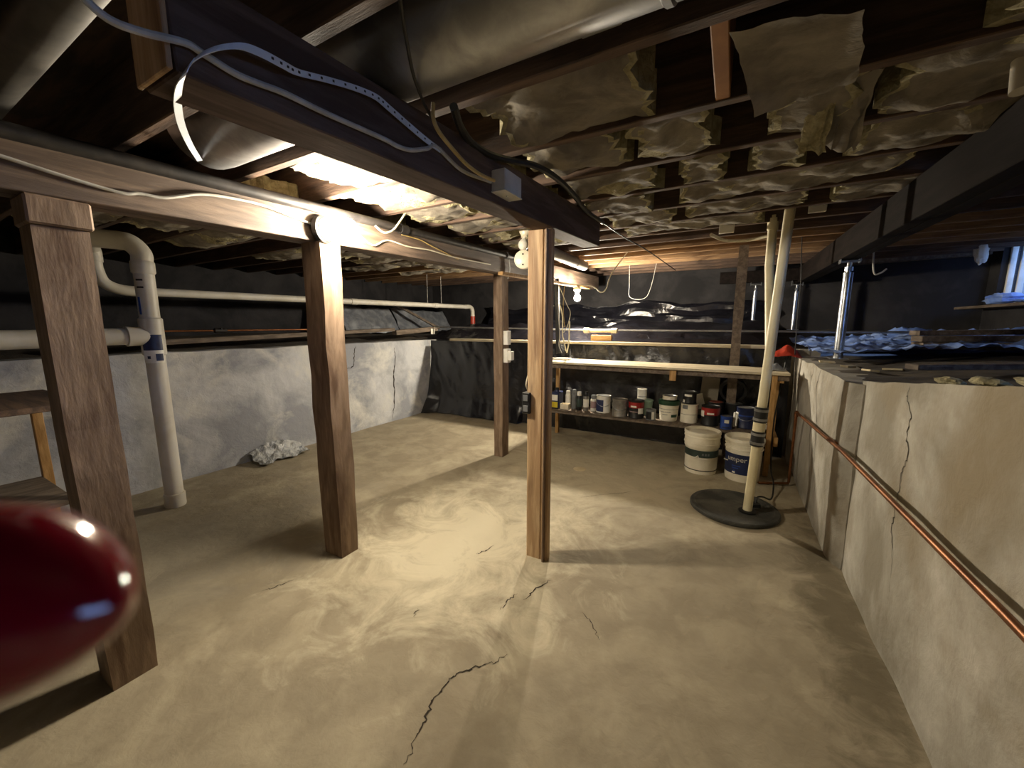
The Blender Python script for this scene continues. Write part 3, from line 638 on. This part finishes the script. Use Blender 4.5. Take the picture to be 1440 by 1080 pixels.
# ================================================================== BACK: PLASTIC, SILL, PIPES
def pl(u, v):
    x = XL + .02 + u * (XRF - XL - .06); z = 1.13 * (1 - v); w = v * v
    y = YB - .02 - .05 * w - .035 * fbm(x, z * .5, 1, 2.2) - .02 * abs(nz(x * 3 + z, z, 5, 3)) - (.10 * max(0, v - .8) / .2 if x < -2.5 else 0)
    if u < .04: y -= (1 - u / .04) * (.02 + .14 * v * v)
    return (x, min(y, YB + .04), max(z, .012 + .008 * nz(x, 0, 0, 5)))
tag(sheet(150, 34, pl, .004, (0, 1, 0)).build('plastic_sheet', 'plastic', smooth=True), 'black plastic sheeting hung down the back wall to the floor', 'plastic')
def pm(u, v):
    x = XL - .2 + u * 4.75; x += .05 * nz(u * 40, v * 17, 3); jy = .05 * nz(u * 40, v * 17, 9)
    if v < .7:
        t = v / .7; y = YB + .10 + t * 1.85 + jy * min(1, t * 8)
        z = 1.13 + .16 * t + .07 * math.sin(t * math.pi) + (.16 * abs(nz(x * .6 + y, y - x * .5, 8, 1.7)) + .06 * nz(x * 3, y * 3, 5)) * min(1, t * 5)
    else:
        t = (v - .7) / .3; y = YB + 1.95 + .12 * t + .10 * nz(x * 1.5, t * 3, 4); z = 1.29 + t * (.42 + .10 * nz(x * 1.2, 3, 1)) + .05 * nz(x * 3, t * 4, 5)
    return (x, y, z)
tag(sheet(70, 26, pm, .004, (0, 0, 1)).build('plastic_sheet', 'plastic', smooth=False), 'glossy black plastic heaped over the slope behind the back wall', 'plastic')
board('sill_board', (-3.72, YB - .04, 1.145), (.40, YB - .04, 1.145), .10, .035, 'palewood', 'long pale board along the top of the back wall', 'board')
cn = thing('conduit', 'thin grey pipe running level over the black plastic slope', 'pipe', (-1.6, 4.93, 1.3))
MB().tube([(-4.2, 4.93, 1.335), (-1.6, 4.93, 1.30), (2.1, 4.93, 1.30)], .012, 10).build('pipe', 'galv', cn, smooth=True)
MB().tube([(-1.62, 4.90, 1.295), (-1.30, 4.90, 1.295)], .024, 12).build('fitting', 'cablew', cn, smooth=True)
for x in (-1.64, -1.28): MB().tube([(x - .035, 4.90, 1.295), (x + .035, 4.90, 1.295)], .034, 12).build('flange', 'cablew', cn, smooth=True)
tag(MB().box((-1.43, 4.87, 1.205), (.26, .07, .07), bev=.004).build('wood_block', 'wood'), 'small wood block under the pipe fitting on the pale board', 'block')

# ================================================================== WORK BENCH
wbx0, wbx1 = -1.90, .47
bn = thing('work_bench', 'long rough wooden bench with a low shelf of paint cans', 'bench', (-.7, 4.25, 0))
for i, (y0, y1) in enumerate(((4.03, 4.20), (4.205, 4.37), (4.375, 4.53))):
    MB().box(((wbx0 + wbx1) / 2, (y0 + y1) / 2, .945), (wbx1 - wbx0, y1 - y0 - .003, .022), bev=.003).build('top_plank', 'palewood', bn)
MB().box(((wbx0 + wbx1) / 2, 4.10, .907), (wbx1 - wbx0, .03, .052), bev=.003).build('rail', 'oldwood', bn)  # darker wood puts the overhang's shade into the rail
MB().box((-.47, 4.07, .875), (.06, .03, .10), bev=.003).build('cleat', 'woodv', bn)
for (x, y) in ((.365, 4.10), (-1.86, 4.50), (.42, 4.48)): MB().bar((x, y, 0), (x, y, .93), .04, .05).build('leg', 'woodv', bn)
for z in (.90, .32): MB().bar((.42, 4.10, z), (.42, 4.52, z), .035, .08).build('bracket', 'woodv', bn)
MB().box((-.76, 4.36, .355), (2.20, .46, .022), bev=.003).build('low_shelf', 'oldwood', bn)
MB().box((-.76, 4.55, .30), (2.2, .03, .08), bev=.003).build('shelf_rail', 'oldwood', bn)
tag(MB().box((-1.76, 4.33, .967), (.24, .10, .02), rot=(0, 0, .1), bev=.003).build('white_strip', 'white'), 'flat white strip lying on the bench end by the hanging cords', 'strip')
def rag(u, v):
    x = .28 + .17 * u; y = 4.18 + .14 * v; return (x, y, .960 + .05 * math.sin(u * 3.1) * math.sin(v * 3.1) + .02 * abs(fbm(x, y, 2, 14)))
tag(sheet(12, 10, rag, .004, (0, 0, 1)).build('crumpled_wrap', 'foil', smooth=True), 'crumpled grey wrap on the bench beside the tall stud', 'wrap')

# ---------------------------------------------- cans and bottles on the low shelf
SZ = .367
GR = 'paint cans and bottles on the low bench shelf'
def facing(x, y): return math.atan2(-y, -x)
def can(x, y, r, h, label, body='cansteel', lidm='cansteel', z=SZ, bands=(), name='paint_can', handle=False, lidr=.86):
    o = (x, y, z); t = thing(name, label, 'paint can', o); a = facing(x, y)
    MB().lathe([(r * .97, 0), (r, .004), (r, .008), (r * .97, .012), (r * .97, h - .012), (r, h - .008), (r, h), (r * .93, h + .001), (r * .90, h - .004)], 28, o).build('can_body', body, t, smooth=True)
    MB().lathe([(r * .90, h - .004), (r * lidr, h - .002), (r * .80, h + .002), (r * .74, h - .003), (.002, h - .003)], 28, o).build('lid', lidm, t, smooth=True)
    for (z0, z1, a0, a1, m) in bands: MB().arc((r * .973, r * .973), z0 * h, z1 * h, a + a0, a + a1, o).build('label_band', m, t)
    if handle:
        pts = [(x + r * 1.02 * math.cos(a + g), y + r * 1.02 * math.sin(a + g), z + h * .75 - .35 * h * math.sin(math.pi * (g + 1.57) / 3.14)) for g in [(-1.57 + 3.14 * i / 14) for i in range(15)]]
        MB().tube(pts, .0022, 6).build('handle', 'steel', t, smooth=True)
    return t
def spray(x, y, r, h, label, body, cap, band=None):
    o = (x, y, SZ); t = thing('spray_can', label, 'spray can', o); a = facing(x, y)
    MB().lathe([(r * .94, 0), (r, .004), (r, h * .72), (r * .86, h * .77), (r * .6, h * .80)], 20, o).build('can_body', body, t, smooth=True)
    MB().lathe([(r * .84, h * .765), (r * .86, h * .79), (r * .80, h * .98), (r * .7, h)], 20, o).build('cap', cap, t, smooth=True)
    if band: MB().arc((r, r), h * .2, h * .62, a - 1.2, a + 1.2, o).build('label_band', band, t)
    return t
def jug(x, y, label):
    o = Vector((x, y, SZ)); t = thing('jug', label, 'jug', o)
    MB().box(o + Vector((0, 0, .10)), (.11, .16, .20), bev=.012).build('body', 'navy', t)
    MB().lathe([(.03, .20), (.022, .225)], 16, o).build('neck', 'navy', t, smooth=True); MB().lathe([(.024, .222), (.024, .245), (.02, .248)], 16, o).build('cap', 'black', t, smooth=True)
    for z, h, m in ((.05, .07, 'yellow'), (.135, .07, 'white')): MB().box(o + Vector((0, -.0815, z)), (.085, .002, h)).build('label_patch', m, t)
jug(-1.80, 4.33, 'dark blue jug with a white and yellow label on the low shelf')
def carton():
    o = Vector((-1.68, 4.31, SZ)); t = thing('carton', 'small cream carton with an open top holding nothing tall', 'carton', o); t['label'] = 'small open cream carton in front of the white spray bottle'
    for dx, dy, sx, sy in ((0, -.04, .10, .003), (0, .04, .10, .003), (-.05, 0, .003, .08), (.05, 0, .003, .08)): MB().box(o + Vector((dx, dy, .032)), (sx, sy, .064)).build('side', 'porc', t)
    MB().box(o + Vector((0, 0, .002)), (.10, .08, .003)).build('base', 'porc', t)
carton()
spray(-1.70, 4.45, .033, .20, 'white spray can standing behind the small cream carton', 'white', 'white')
spray(-1.595, 4.37, .030, .235, 'all grey spray can with a grey cap', 'grey', 'grey')
spray(-1.515, 4.33, .033, .225, 'dark spray can with a white cap', 'black', 'white', 'dgreen')
spray(-1.435, 4.34, .033, .225, 'silver spray can with a black cap', 'canstain', 'black', 'white')
spray(-1.35, 4.36, .033, .19, 'dusty pink and white spray can beside the navy patched can', 'white', 'grey', 'pink')
can(-1.235, 4.37, .083, .195, 'gallon can with white wrap and navy patch', 'white', 'cansteel', bands=((.08, .78, -1.5, .0, 'navy'),), handle=True)
can(-1.02, 4.27, .083, .19, 'stained bare metal gallon can next to a red and black can', 'canstain', 'canstain', handle=True)
rb1 = can(-.845, 4.28, .083, .195, 'red and black can with a round pale emblem, beside the small grey can', 'black', 'black', bands=((.58, .90, -1.6, 1.6, 'red'), (.36, .40, -1.0, .3, 'pink')))
MB().arc((.084, .084), .055, .115, facing(-.845, 4.28) + .25, facing(-.845, 4.28) + 1.0, (-.845, 4.28, SZ)).build('emblem', 'white', rb1)
MB().arc((.0835, .0835), .122, .140, facing(-.845, 4.28) - .75, facing(-.845, 4.28) + .02, (-.845, 4.28, SZ)).build('label_line', 'white', rb1)
can(-.685, 4.25, .052, .115, 'small grey quart can with a white strip', 'grey', 'cansteel', bands=((.1, .8, .15, .7, 'white'), (.1, .8, -1.1, .1, 'black')))
tb = (-.80, 4.50, SZ); t = thing('tub', 'pale green plastic tub carrying a small white can', 'tub', tb)
MB().lathe([(.075, 0), (.08, .005), (.09, .15), (.094, .152), (.094, .165), (.085, .168), (.02, .172)], 28, tb).build('tub_body', 'pgreen', t, smooth=True)
can(-.83, 4.49, .052, .115, 'small white can on top of the pale green tub', 'white', 'white', z=SZ + .173, bands=((.25, .3, -1, 1, 'grey'),))
def pail(x, y, r0, r1, h, label, z=0, body='bucket', cat='bucket'):
    o = (x, y, z); t = thing('bucket', label, cat, o); return o, t
o, t = pail(-.52, 4.33, 0, 0, 0, 'small white pail with a dark green rim, on the low shelf', SZ, cat='pail')
MB().lathe([(.080, 0), (.085, .004), (.098, .17), (.104, .172), (.104, .188), (.095, .19)], 30, o).build('pail_body', 'bucket', t, smooth=True)
MB().lathe([(.105, .172), (.107, .178), (.105, .215), (.098, .218), (.09, .208), (.01, .206)], 30, o).build('lid', 'green', t, smooth=True)
MB().arc((.0885, .0905), .045, .075, facing(-.52, 4.33) + .3, facing(-.52, 4.33) + 1.1, o).build('label_band', 'green', t)
MB().arc((.0975, .0978), .128, .131, facing(-.52, 4.33) - 1.3, facing(-.52, 4.33) + 1.2, o).build('label_band', 'grey', t)
for k_, (z_, a0, a1) in enumerate(((.095, -.9, .25), (.102, -.8, .1), (.068, -.7, -.1))): MB().arc((.0905, .0912), z_, z_ + .006, facing(-.52, 4.33) + a0, facing(-.52, 4.33) + a1, o).build('label_line', 'grey', t)
can(-.52, 4.36, .075, .04, 'shallow cream tin stacked on the green rimmed pail', 'porc', 'cansteel', z=SZ + .219)
can(-.322, 4.35, .085, .195, 'white gallon can streaked with grey drips', 'bucket', 'cansteel', bands=((.75, .96, -.9, -.2, 'grey'), (.45, .47, -1.2, 1.0, 'card')))
can(-.326, 4.36, .065, .12, 'black quart can on top of the streaked white can', 'black', 'cansteel', z=SZ + .199, bands=((.62, .8, -.9, .3, 'white'), (.05, .3, -1.3, -.8, 'white')))
rb2 = can(-.125, 4.33, .085, .195, 'red and black can with its emblem to the side, above the first bucket', 'black', 'black', bands=((.55, .92, -1.6, 1.6, 'red'),))
MB().arc((.086, .086), .09, .15, facing(-.125, 4.33) - 1.25, facing(-.125, 4.33) - .7, (-.125, 4.33, SZ)).build('emblem', 'white', rb2)
MB().arc((.0855, .0855), .117, .134, facing(-.125, 4.33) - .35, facing(-.125, 4.33) + .4, (-.125, 4.33, SZ)).build('label_line', 'white', rb2)
can(.08, 4.51, .08, .21, 'dark can with a bright rim at the back of the shelf', 'black', 'cansteel')
can(-.085, 4.50, .075, .21, 'dark can with a rust brown rim at the back of the shelf', 'black', 'rust')
can(.02, 4.235, .052, .125, 'small blue quart can with pale lettering', 'dkblue', 'cansteel', bands=((.5, .75, -.3, .5, 'white'), (.1, .2, -.6, .6, 'navy')))
tag(MB().tube([(.092, 4.34, SZ), (.092, 4.35, SZ + .145)], .012, 12).build('white_stick', 'white', smooth=True), 'short white stick between the small blue can and the navy can', 'stick')
can(.185, 4.38, .083, .20, 'navy gallon can with a white stripe, behind the pump pipe', 'navy', 'cansteel', bands=((.05, .75, -1.5, -.9, 'white'), (.6, .66, -.8, 1.0, 'dkblue')), handle=True)
o = (.355, 4.40, SZ); t = thing('caulk_tube', 'white caulk tube with dark lettering behind the bench leg', 'tube', o)
MB().lathe([(.026, 0), (.028, .003), (.028, .15), (.03, .152), (.03, .19), (.027, .195)], 18, o).build('tube_body', 'white', t, smooth=True)
MB().arc((.0283, .0283), .048, .054, facing(.355, 4.4) - 1.5, facing(.355, 4.4) + 1.5, o).build('label_line', 'black', t)
text_on_cyl('DKS', .045, .028, SZ + .105, facing(.355, 4.4), (.355, 4.40, 0), 'black', t, turn=1)
tag(MB().box((-.235, 4.50, SZ + .20), (.075, .004, .16), rot=(-.15, -.28, 0)).build('paper_sheet', 'white'), 'pale paper card leaning behind the streaked white can', 'card')
tag(MB().box((-.16, 4.60, SZ + .24), (.17, .006, .42), rot=(-.05, .05, 0)).build('cardboard', 'card'), 'grey cardboard panel standing against the back of the shelf', 'card')
tag(MB().lathe([(.10, -.03), (.125, -.03), (.13, 0), (.125, .03), (.10, .03), (.09, 0), (.10, -.03)], 30, (.06, 4.60, SZ + .33), (0, 1, .2), cap=False).build('dark_ring', 'black', smooth=True), 'dark round coil leaning behind the tall stud', 'coil')

# ---------------------------------------------- two big buckets on the floor
o, t = pail(-.165, 3.955, 0, 0, 0, 'large white bucket with a dark green band and a dished lid')
A = facing(-.165, 3.955)
MB().lathe([(.128, .004), (.134, 0), (.138, .03), (.142, .24), (.150, .25), (.150, .262), (.152, .30), (.150, .325), (.152, .365), (.157, .37), (.157, .392), (.150, .396), (.140, .390), (.132, .372), (.02, .370)], 40, o).build('bucket_body', 'bucket', t, smooth=True)
for z_ in (.285, .345): MB().lathe([(.150, z_ - .006), (.156, z_ - .003), (.156, z_ + .003), (.150, z_ + .006)], 40, o, cap=False).build('rib', 'bucket', t, smooth=True)
lab = MB().arc((.1405, .1415), .165, .23, A - 1.7, A + 1.7, o, n=30).build('label_band', 'dgreen', t)
MB().arc((.1380, .1382), .034, .042, A - 1.7, A + 1.7, o, n=30).build('label_line', 'crack', t)
pts = [(o[0] + .147 * math.cos(A + g), o[1] + .147 * math.sin(A + g), .155 + .08 * min(1, ((g + .45) / .45) ** 2 if g < -.15 else .35) * (g < -.15)) for g in [(-.5 + .9 * i / 14) for i in range(15)]]
MB().tube(pts, .004, 8).build('handle', 'white', t, smooth=True)
for k_ in range(3): MB().arc((.1419, .1422), .185, .205, A + .05 + k_ * .17, A + .16 + k_ * .17, o, n=4).build('label_mark', 'grey', lab)
o, t = pail(.175, 3.93, 0, 0, 0, 'large white bucket with a navy label, behind the pump pipe')
A = facing(.175, 3.93)
MB().lathe([(.126, .004), (.132, 0), (.136, .03), (.145, .33), (.150, .335), (.152, .35), (.158, .355), (.158, .38), (.150, .384), (.145, .375), (.141, .34), (.02, .335)], 40, o).build('bucket_body', 'bucket', t, smooth=True)
for z_ in (.29, .325): MB().lathe([(.143, z_ - .006), (.151, z_ - .003), (.151, z_ + .003), (.143, z_ + .006)], 40, o, cap=False).build('rib', 'bucket', t, smooth=True)
lab = MB().arc((.1375, .1425), .07, .25, A - 1.4, A + .9, o, n=30).build('label_band', 'navy', t)
text_on_cyl('umper', .062, .1415, .205, A - .35, (o[0], o[1], 0), 'pvc', lab)
for (a_, z_, w_) in ((-.35, .14, .5), (-.4, .12, .35), (-.45, .095, .12)): MB().arc((.1405, .1405), z_, z_ + .008, A + a_ - w_ / 2, A + a_ + w_ / 2, o, n=8).build('label_line', 'dkblue', lab)
MB().arc((.140, .140), .078, .092, A - .55, A - .38, o, n=4).build('label_mark', 'white', t)
pts = [(o[0] + .148 * math.cos(A + g), o[1] + .148 * math.sin(A + g), .165 + .02 * (g + 1.4)) for g in (-1.35, -1.2, -1.05, -.9)]
MB().tube(pts, .005, 8).build('handle', 'white', t, smooth=True)

# ================================================================== SUMP
sx, sy = .11, 3.20
sl = thing('sump_lid', 'round dark grey sump cover on the concrete floor', 'cover', (sx, sy, 0))
MB().lathe([(.29, 0), (.297, .006), (.297, .022), (.29, .03), (.26, .032), (.255, .028), (.01, .029)], 56, (sx, sy, .002)).build('cover', 'lid', sl, smooth=True)
MB().lathe([(.05, .028), (.055, .032), (.055, .042), (.045, .046), (.032, .046)], 24, (.195, 3.13, .002)).build('seal_ring', 'black', sl, smooth=True)
MB().box((.25, 3.25, .045), (.06, .04, .035), rot=(0, 0, .4), bev=.006).build('cord_seal', 'black', sl)
pp = thing('discharge_pipe', 'cream plastic pump pipe rising from the sump cover to the joists', 'pipe', (.195, 3.13, .03))
top = Vector((.27, 3.13, 2.16)); bot = Vector((.195, 3.13, .03)); ax = top - bot
at = lambda t_: bot + ax * t_
MB().tube([bot, top], .030, 20).build('pipe', 'pvcy', pp, smooth=True)
MB().tube([at(.26), at(.262), at(.345), at(.347)], [.032, .038, .038, .032], 20).build('check_valve', 'pvcy', pp, smooth=True)
for t0, t1 in ((.235, .285), (.315, .365)):
    slv = MB().tube([at(t0), at(t1)], .041, 20).build('rubber_sleeve', 'black', pp, smooth=True)
    for t_ in (t0 + .010, t1 - .010): MB().tube([at(t_ - .004), at(t_ + .004)], .044, 20).build('clamp', 'cansteel', slv, smooth=True)
bj = at(.56) + Vector((0, .04, 0))
MB().tube([bj, (.225, 3.42, 1.55), (.208, 3.5, 1.8), (.205, 3.5, 2.15)], .030, 20).build('branch_pipe', 'pvcy', pp, smooth=True)
MB().tube([(.205, 3.5, 2.05), (.205, 3.5, 2.13)], .035, 20).build('coupling', 'pvcy', pp, smooth=True)
wire('power_cord', [(.25, 3.25, .06), (.26, 3.27, .10), (.30, 3.35, .08), (.37, 3.5, .02), (.40, 3.75, .06), (.395, 4.0, .12), (.40, 4.2, .45), (.47, 4.55, .90), (.50, 4.65, 1.1)], .006, 'black', 'black power cord looping from the sump cover up past the bench leg', 'cord')
# copper pipes on the right wall
kx = .575
cz = thing('copper_pipe', 'copper pipe running along the cracked right wall and down to the floor', 'pipe', (kx, 3.9, .65))
MB().tube([(kx, -1.3, .76), (kx, 1.2, .735), (kx - .01, 2.6, .70), (kx - .05, 3.93, .645)], .011, 14).build('pipe', 'copper', cz, smooth=True)
MB().tube([(kx - .05, 3.93, .655), (kx - .05, 3.93, .03)], .011, 14).build('drop_pipe', 'copper', cz, smooth=True)
MB().tube([(kx - .05, 3.93, .02), (.30, 3.83, .015)], .010, 14).build('floor_pipe', 'copper', cz, smooth=True)
MB().tube([(kx - .05, 3.89, .647), (kx - .05, 3.93, .647), (kx - .05, 3.93, .61)], .015, 14).build('elbow', 'copper', cz, smooth=True)
MB().tube([(kx - .012, 2.9, .688), (kx - .008, 2.78, .692)], .015, 14).build('coupling', 'copper', cz, smooth=True)

# ================================================================== RIGHT CRAWL SPACE
def jack(x, y, z0, z1, label, r=.032):
    t = thing('jack_post', label, 'jack post', (x, y, z0))
    L = z1 - z0
    MB().lathe([(r, .006), (r, L - .11)], 24, (x, y, z0)).build('tube', 'steel', t, smooth=True)
    MB().box((x, y, z0 + .003), (.12, .12, .006)).build('base_plate', 'steel', t)
    scw = MB().lathe([(r * 1.05, L - .11), (r * 1.05, L - .10), (.5 * r, L - .098), (.5 * r, L - .02)], 20, (x, y, z0)).build('screw', 'steel', t, smooth=True)
    MB().lathe([(r * .85, L - .085), (r * .85, L - .055)], 6, (x, y, z0)).build('nut', 'steel', scw)
    MB().box((x, y, z1 - .012), (.13, .10, .006)).build('head_plate', 'steel', t)
    for dx in (-1, 1): MB().box((x + dx * .062, y, z1 + .02), (.004, .08, .09)).build('side_plate', 'steel', t)
jack(.79, 4.15, 1.09, 1.885, 'thick steel jack post on the ledge under the dark right beam')
jack(.72, 6.5, 1.30, 1.91, 'slim steel jack post under the far end of the dark right beam', .024)
jack(.25, 6.5, 1.28, 1.93, 'slim steel jack post standing out in the black plastic slope', .024)
board('header', (-.2, 6.5, 2.03), (.72, 6.5, 2.03), .09, .16, 'beamd', 'short dark header over the slim jack posts', 'beam')
def bs(u, v):
    x = .62 + u * 1.75; y = 4.05 + v * 1.75; return (x, y, 1.135 + .12 * u + .05 * v + .03 * fbm(x, y, 3, 3) + .05 * abs(fbm(x * 2.2 + y, y - x, 6, 4)) + .10 * math.exp(-((x - 1.5) ** 2 + (y - 5.2) ** 2) / .05))
tag(sheet(70, 60, bs, .003, (0, 0, 1)).build('plastic_sheet', 'clear', smooth=True), 'crumpled pale bluish plastic sheet on the ground behind the thick jack post', 'plastic')
def rp(u, v):
    x = .36 + .26 * u; y = 4.60 + .2 * v; return (x, y, 1.03 + .12 * math.sin(u * 3) * math.sin(v * 2.6 + .3) + .03 * abs(fbm(x, y, 9, 9)))
tag(sheet(24, 20, rp, .004, (0, 0, 1)).build('red_wrapper', 'redp', smooth=True), 'bunched red plastic wrapper at the corner of the ledge', 'plastic')
for i, (a, b, wd, ht, m, lb) in enumerate((
    ((1.35, 4.55, 1.30), (2.5, 4.75, 1.325), .14, .04, 'oldwood', 'top grey plank of the lumber pile on the ledge'),
    ((1.33, 4.42, 1.255), (2.5, 4.58, 1.275), .16, .045, 'oldwood', 'middle brown plank of the lumber pile on the ledge'),
    ((1.30, 4.30, 1.205), (2.5, 4.36, 1.22), .20, .05, 'oldwood', 'bottom wide plank of the lumber pile on the ledge'),
    ((.9, 3.0, 1.135), (2.5, 3.5, 1.19), .10, .03, 'oldwood', 'thin flat board lying near the edge of the ledge'))):
    board('plank', a, b, wd, ht, m, lb, 'plank')
def lump(c, s, seed, m, label, cat='insulation'):
    mb = MB(); n, k = 20, 12; vs = []; c = Vector(c)
    for i in range(k + 1):
        th = math.pi * i / k
        for j in range(n):
            ph = 2 * math.pi * j / n; d = Vector((math.sin(th) * math.cos(ph), math.sin(th) * math.sin(ph), math.cos(th))); q = 1 + .35 * fbm(d.x * 1.5, d.y * 1.5, d.z * 1.5 + seed, 1.2)
            vs.append(c + Vector((d.x * s[0], d.y * s[1], d.z * s[2])) * q)
    fs = [(i * n + j, i * n + (j + 1) % n, (i + 1) * n + (j + 1) % n, (i + 1) * n + j) for i in range(k) for j in range(n)]
    return tag(mb.add(vs, fs).build('insulation_lump', m, smooth=True), label, cat)
board('window_board', (2.50, 4.95, 1.565), (2.50, 6.85, 1.565), .30, .03, 'oldwood', 'flat board below the blue window', 'board')
lump((2.50, 6.25, 1.645), (.12, .20, .06), 3, 'clear', 'pale lump of insulation below the blue window')
lump((2.32, 6.35, 2.16), (.06, .05, .13), 5, 'white', 'small white tuft hanging from the sill plate by the window')
random.seed(4)
for i, (x, y) in enumerate(((.69, 1.95), (.69, 1.72), (.69, 1.50))):
    lump((x, y, 1.075 + .16 * min(1, (2.8 - y) / 1.4)), (.03, .07, .014), 10 + i, 'fibre', 'torn yellow insulation bit on the cracked wall top, ' + ORD[i] + ' from the crack')['group'] = 'yellow insulation bits on the wall top'
for i, (x, y) in enumerate(((.68, 3.9), (.74, 3.55), (.80, 3.3), (.95, 3.45))):
    tag(MB().box((x, y, 1.078), (.10, .05, .012), rot=(.1, .05, i * .9), bev=.002).build('wood_chip', 'stain'), 'pale broken chip on the ledge, ' + ORD[i] + ' from the thick jack post', 'chip', 'chips on the ledge')
hk = wire('wire_hook', [P(1229, 350, Y=4.71) + Vector((0, 0, .3)), P(1229, 350, Y=4.71), P(1229, 383, Y=4.71), P(1238, 384, Y=4.71), P(1247, 378, Y=4.71)], .007, 'cable', 'bent wire hook hanging below the dark right beam', 'hook')
# outlet on post, boxes on slim post
oc = Vector((-.975, 1.93, .935)); ot = thing('outlet_box', 'black outlet box fixed to the side of the pale doubled post', 'outlet', oc)
MB().box(oc, (.05, .075, .12), bev=.004).build('box_body', 'black', ot)
for dz in (-.03, .03): MB().box(oc + Vector((0, -.039, dz)), (.03, .004, .035), bev=.002).build('socket', 'grey', ot)
wire('cable', [oc + Vector((0, 0, .06)), oc + Vector((-.005, -.02, .10)), oc + Vector((.0, -.01, .15)), oc + Vector((.02, .0, .19))], .004, 'cablew', 'short white cable entering the black outlet box')
tag(MB().box((-1.965, 3.40, 1.24), (.05, .07, .14), bev=.004).build('switch_box', 'white'), 'upper white box on the slim dark post', 'box')
t = thing('switch_box', 'lower stepped white box on the slim dark post', 'box', (-1.96, 3.4, 1.06))
MB().box((-1.965, 3.40, 1.06), (.05, .07, .14), bev=.004).build('box_body', 'white', t); MB().box((-1.92, 3.40, 1.06), (.04, .06, .09), bev=.004).build('cover', 'white', t)
# pale ring on the floor, glossy red thing close by
tag(MB().lathe([(.055, 0), (.06, .002), (.05, .004), (.01, .004)], 24, (-1.171, 3.41, .002)).build('floor_plug', 'stain', smooth=True), 'small round pale plug in the floor', 'plug')
rd = (P(0, 850, Z=0) - _c).normalized(); rc = _c + rd * .055
ta = _c + (P(172, 855, Z=0) - _c).normalized() * .047
axv = ta - rc; prof = [(-2.5, .0076), (-.3, .0079), (0, .0077), (.25, .0069), (.5, .0056), (.72, .0040), (.88, .0024), (.96, .0012), (1, .0003)]
pts = [rc + axv * t_ for t_, _ in prof]
tag(MB().tube(pts, [r_ for _, r_ in prof], 28).build('red_pointer', 'redg', smooth=True), 'glossy dark red rounded thing, blurred, before the thick capped post', 'red thing')
